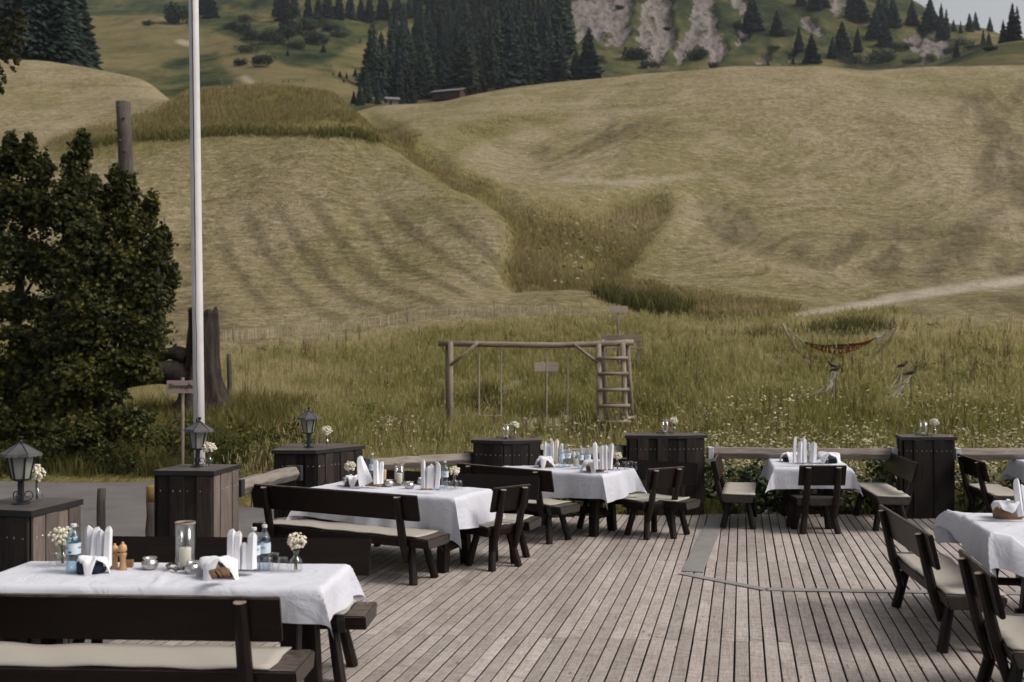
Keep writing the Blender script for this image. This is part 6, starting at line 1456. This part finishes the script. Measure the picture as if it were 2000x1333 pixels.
# dark sedge clumps near the gully mouth and by the hammock
def sedge(px, py, d, wpx, n, hm, label, seed, mat='grassdark'):
    rr = np.random.default_rng(seed); xs = (px+rr.normal(size=n)*wpx*.35-1000)/FPX*d; ds = d+rr.normal(size=n)*.8
    o = blades(np.stack([xs, ds, ground(xs, ds)], 1), hm*rr.uniform(.5, 1.15, n), np.full(n, .035), seed, mat, 'sedge_clump', tint=rr.random(n)*.8); tag(o, label, 'grass clump', kind='stuff')
for i, a in enumerate(((1285, 590, 46.5, 80, 1500, .95, 'dark sedge clump on the hillside at the gully mouth'), (1200, 575, 48, 50, 800, .8, 'small dark sedge clump left of the larger one at the gully mouth'), (1400, 605, 44, 100, 600, .4, 'long low strip of dark sedge right of the gully mouth'), (1660, 640, 36.5, 110, 1500, .75, 'dark sedge patch just behind the hammock'), (1490, 615, 38, 70, 300, .45, 'low sedge between gully mouth and hammock'), (1150, 845, 24.6, 60, 700, .45, 'dark grass clump at the foot of the swing ladder'), (955, 770, 28.5, 60, 600, .5, 'dark grass edge beside the trodden path'))): sedge(*a, seed=200+i)

# ------------------------------------------------------------------ flowers in the meadow
def umbels(X, Dv, H, size, seed, name, label, mat, stem=True):
    r = np.random.default_rng(seed); n = len(X); P = np.stack([X, Dv, ground(X, Dv)+H], 1); m = 8
    a = np.linspace(0, 2*np.pi, m, endpoint=False); sz = size*r.uniform(.55, 1.25, n)
    tl = r.normal(size=(n, 2))*.35
    V = np.zeros((n, m+2, 3)); V[:, 0] = P+np.stack([0*X, 0*X, sz*.30], 1); V[:, m+1] = P-np.stack([0*X, 0*X, sz*.45], 1)
    ra = 1+.25*r.normal(size=(n, m))
    V[:, 1:m+1, 0] = P[:, None, 0]+sz[:, None]*np.cos(a)*ra; V[:, 1:m+1, 1] = P[:, None, 1]+sz[:, None]*np.sin(a)*ra
    V[:, 1:m+1, 2] = P[:, None, 2]+sz[:, None]*(np.cos(a)*tl[:, :1]+np.sin(a)*tl[:, 1:])
    b = np.arange(n)[:, None, None]*(m+2); f = np.array([(0, 1+j, 1+(j+1) % m) for j in range(m)]); F = (b+f[None]).reshape(-1, 3)
    F2 = (b+np.array([(m+1, 1+(j+1) % m, 1+j) for j in range(m)])[None]).reshape(-1, 3)
    T = np.zeros((n, m+2)); T[:, :m+1] = r.uniform(.55, 1.0, n)[:, None]; T[:, m+1] = 0
    o = np_mesh(name, V.reshape(-1, 3), [F, F2], M_[mat], None, False, dict(tint=T.ravel())); tag(o, label, 'flowers', kind='stuff')
    if stem: s = blades(np.stack([X, Dv, ground(X, Dv)], 1), H-.01, np.full(n, .007), seed+1, 'grass', name+'_stems', lean=.0, tint=r.uniform(.1, .4, n)); tag(s, 'green stems of the '+label, 'stems', kind='stuff')
M_['umbel'] = leaf_mat('yarrow_heads', [(0.0, (0.05, 0.05, 0.018)), (.5, (0.22, 0.195, 0.095)), (1.0, (0.56, 0.50, 0.35))], .15, .8)
M_['yellowfl'] = leaf_mat('yellow_flower_heads', [(0.0, (0.2, 0.14, 0.02)), (1.0, (0.6, 0.42, 0.04))], .2, .7)
rr = np.random.default_rng(91)
n = 8500; d = 14.6+9.5*rr.random(n)**1.6; px = rr.uniform(1330, 2150, n); px = np.where(rr.random(n) < .12, rr.uniform(1000, 1400, n), px); X = (px-1000)/FPX*d
k = fbm(X*.7, d*.7, 2, 61) > .36; X, d = X[k], d[k]; umbels(X, d, np.interp(d, [14, 21], [.64, .70])*rr.uniform(.70, 1.18, len(X)), .026, 92, 'yarrow_flowers', 'cream yarrow heads behind the right hand rails', 'umbel')
n = 4200; d = rr.uniform(17, 42, n); X = (rr.uniform(450, 2050, n)-1000)/FPX*d; k = (bilin(green, X, d) > .5) & (X > -5.0) & (d > 19); X, d = X[k], d[k]; umbels(X, d, rr.uniform(.35, .62, len(X)), .020, 94, 'meadow_flowers', 'small white flowers scattered over the meadow', 'umbel')
n = 60; d = rr.uniform(15, 24, n); X = (rr.uniform(1350, 2050, n)-1000)/FPX*d; umbels(X, d, rr.uniform(.5, .75, n), .024, 96, 'yellow_flowers', 'yellow flowers among the yarrow', 'yellowfl')
px = np.concatenate([rr.normal(1125, 48, 120), rr.normal(1200, 40, 60), rr.normal(1110, 30, 30)]); d = np.concatenate([rr.uniform(60, 72, 120), rr.uniform(66, 74, 60), rr.uniform(56, 62, 30)]); X = (px-1000)/FPX*d; umbels(X, d, rr.uniform(.7, 1.1, len(X)), .085, 98, 'hogweed_flowers', 'white flower heads in the green gully', 'umbel')
px = np.concatenate([rr.normal(455, 18, 16), rr.uniform(420, 620, 14)]); d = rr.uniform(99, 106, 30); X = (px-1000)/FPX*d; umbels(X, d, rr.uniform(.7, 1.3, 30), .10, 99, 'crest_flowers', 'white flower heads on the crest of the mound', 'umbel')
px = rr.normal(765, 22, 150); d = 22.5+rr.normal(size=150)*.6; X = (px-1000)/FPX*d; umbels(X, d, rr.uniform(.3, .75, 150), .03, 101, 'meadowsweet', 'pale clump of meadowsweet left of the swing frame', 'umbel')
px = rr.normal(880, 22, 60); d = 15.6+rr.normal(size=60)*.4; X = (px-1000)/FPX*d; umbels(X, d, rr.uniform(.4, .7, 60), .016, 103, 'cow_parsley', 'pale cow parsley left of the low wide pillar', 'umbel')
# ------------------------------------------------------------------ leafy undergrowth behind the rails
r = random.Random(17)
C = []; Q = []
for i in range(70): C.append((r.uniform(2.4, 8.4), r.uniform(14.0, 15.0), r.uniform(-.25, .62))); Q.append((.34, .26, .20))
hd = leaf_cloud(C, Q, 9000, .095, 71, 'hedge', 'leafy_undergrowth', None, 'leaf', .6); tag(hd, 'leafy green undergrowth below the right hand rails', 'undergrowth', kind='stuff')
C = []; Q = []
for i in range(46): C.append((r.uniform(-12, -3.9), r.uniform(20.2, 22.0), r.uniform(-.05, .75))); Q.append((.5, .4, .32))
hd = leaf_cloud(C, Q, 6000, .10, 73, 'maple', 'bank_undergrowth', None, 'leaf', .6); tag(hd, 'dark leafy undergrowth on the bank across the road', 'undergrowth', kind='stuff')
# shrubby plants close behind the left rails
C = []; Q = []
for i in range(26): C.append((r.uniform(-1.6, 1.6), r.uniform(13.9, 14.9), r.uniform(-.3, .25))); Q.append((.34, .26, .2))
hd = leaf_cloud(C, Q, 2600, .08, 75, 'hedge', 'rail_undergrowth', None, 'leaf', .6); tag(hd, 'green weeds behind the central rails', 'undergrowth', kind='stuff')

# ------------------------------------------------------------------ thin summer haze
hz = MB().box((0, 470, 250), (2900, 1080, 506))
hzo = hz.build('haze', [], None); tag(hzo, kind='stuff')
hm = NT('thin_haze'); pv = hm.n('ShaderNodeVolumePrincipled'); pv.inputs['Color'].default_value = (0.80, 0.87, 0.95, 1); pv.inputs['Density'].default_value = 0.00012; pv.inputs['Anisotropy'].default_value = 0.3
hm.l(pv.outputs[0], hm.out.inputs['Volume']); hzo.data.materials.append(hm.mat)

# ------------------------------------------------------------------ dark blades painting the shadow line under the mound lip, seed heads
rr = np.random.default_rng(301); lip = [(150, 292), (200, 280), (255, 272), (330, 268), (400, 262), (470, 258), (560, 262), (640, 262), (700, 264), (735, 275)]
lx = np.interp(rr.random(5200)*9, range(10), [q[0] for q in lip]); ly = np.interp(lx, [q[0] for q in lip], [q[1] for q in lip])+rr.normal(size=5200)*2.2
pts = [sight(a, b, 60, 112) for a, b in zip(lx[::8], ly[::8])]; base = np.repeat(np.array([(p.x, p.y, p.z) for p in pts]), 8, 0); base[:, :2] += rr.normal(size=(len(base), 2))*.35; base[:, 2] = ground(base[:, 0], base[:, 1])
lo = blades(base, rr.uniform(.3, .8, len(base)), np.full(len(base), .06), 302, 'grassdark', 'lip_shadow_grass', tint=.35+rr.random(len(base))*.65); tag(lo, 'dark grass fringe standing in for shadow along the mound lip', 'grass', kind='stuff')
n = 15000; d = 14.5+28*rr.random(n)**1.25; X = (rr.uniform(420, 2080, n)-1000)/FPX*d; k = (bilin(green, X, d) > .5) & ~((X < -5.2) & (d < 27)) & ~((X < -1.0) & (d < 16)) & (bilin(path, X, d) < .3); X, d = X[k], d[k]; n = len(X)
gz_ = ground(X, d)+rr.uniform(.35, .72, n)*np.interp(d, [14, 30, 42], [1, .9, .8]); sh = blades(np.stack([X, d, gz_], 1), rr.uniform(.06, .13, n), np.interp(d, [14, 42], [.012, .026]), 303, 'grass', 'grass_seed_heads', lean=.6, tint=rr.uniform(.7, 1, n)); tag(sh, 'straw coloured seed heads above the meadow grass', 'grass', kind='stuff')

# ------------------------------------------------------------------ broad-leaved weeds and tall dock stalks in the meadow
rr = np.random.default_rng(401); n = 46
px = rr.uniform(460, 2050, n); dv = rr.uniform(16.5, 36, n); X = (px-1000)/FPX*dv; k = (bilin(green, X, dv) > .6) & ~((X < -5) & (dv < 27)) & ~((np.abs(px-1640) < 150) & (dv > 27)); X, dv = X[k], dv[k]
C = []; Q = []
for a, b in zip(X, dv):
    for _ in range(4): C.append((a+rr.normal()*.25, b+rr.normal()*.2, float(ground(a, b))+rr.uniform(.12, .38))); Q.append((.26, .22, .13))
wd = leaf_cloud(C, Q, 5200, .075, 402, 'weed', 'meadow_weeds', None, 'leaf', .6); tag(wd, 'broad leaved weeds scattered in the meadow', 'weeds', kind='stuff')
n = 420; px = rr.uniform(440, 2060, n); dv = 15.5+24*rr.random(n)**1.2; X = (px-1000)/FPX*dv; k = (bilin(green, X, dv) > .6) & ~((X < -5) & (dv < 27)); X, dv = X[k], dv[k]
xx = np.repeat(X, 6)+rr.normal(size=len(X)*6)*.03; yy = np.repeat(dv, 6)+rr.normal(size=len(X)*6)*.03
ds = blades(np.stack([xx, yy, ground(xx, yy)], 1), np.repeat(rr.uniform(.6, .95, len(X)), 6)*rr.uniform(.8, 1.05, len(xx)), np.full(len(xx), .016), 403, 'dock', 'dock_stalks', lean=.12, tint=rr.random(len(xx))); tag(ds, 'brown dock stalks standing above the meadow grass', 'stalks', kind='stuff')
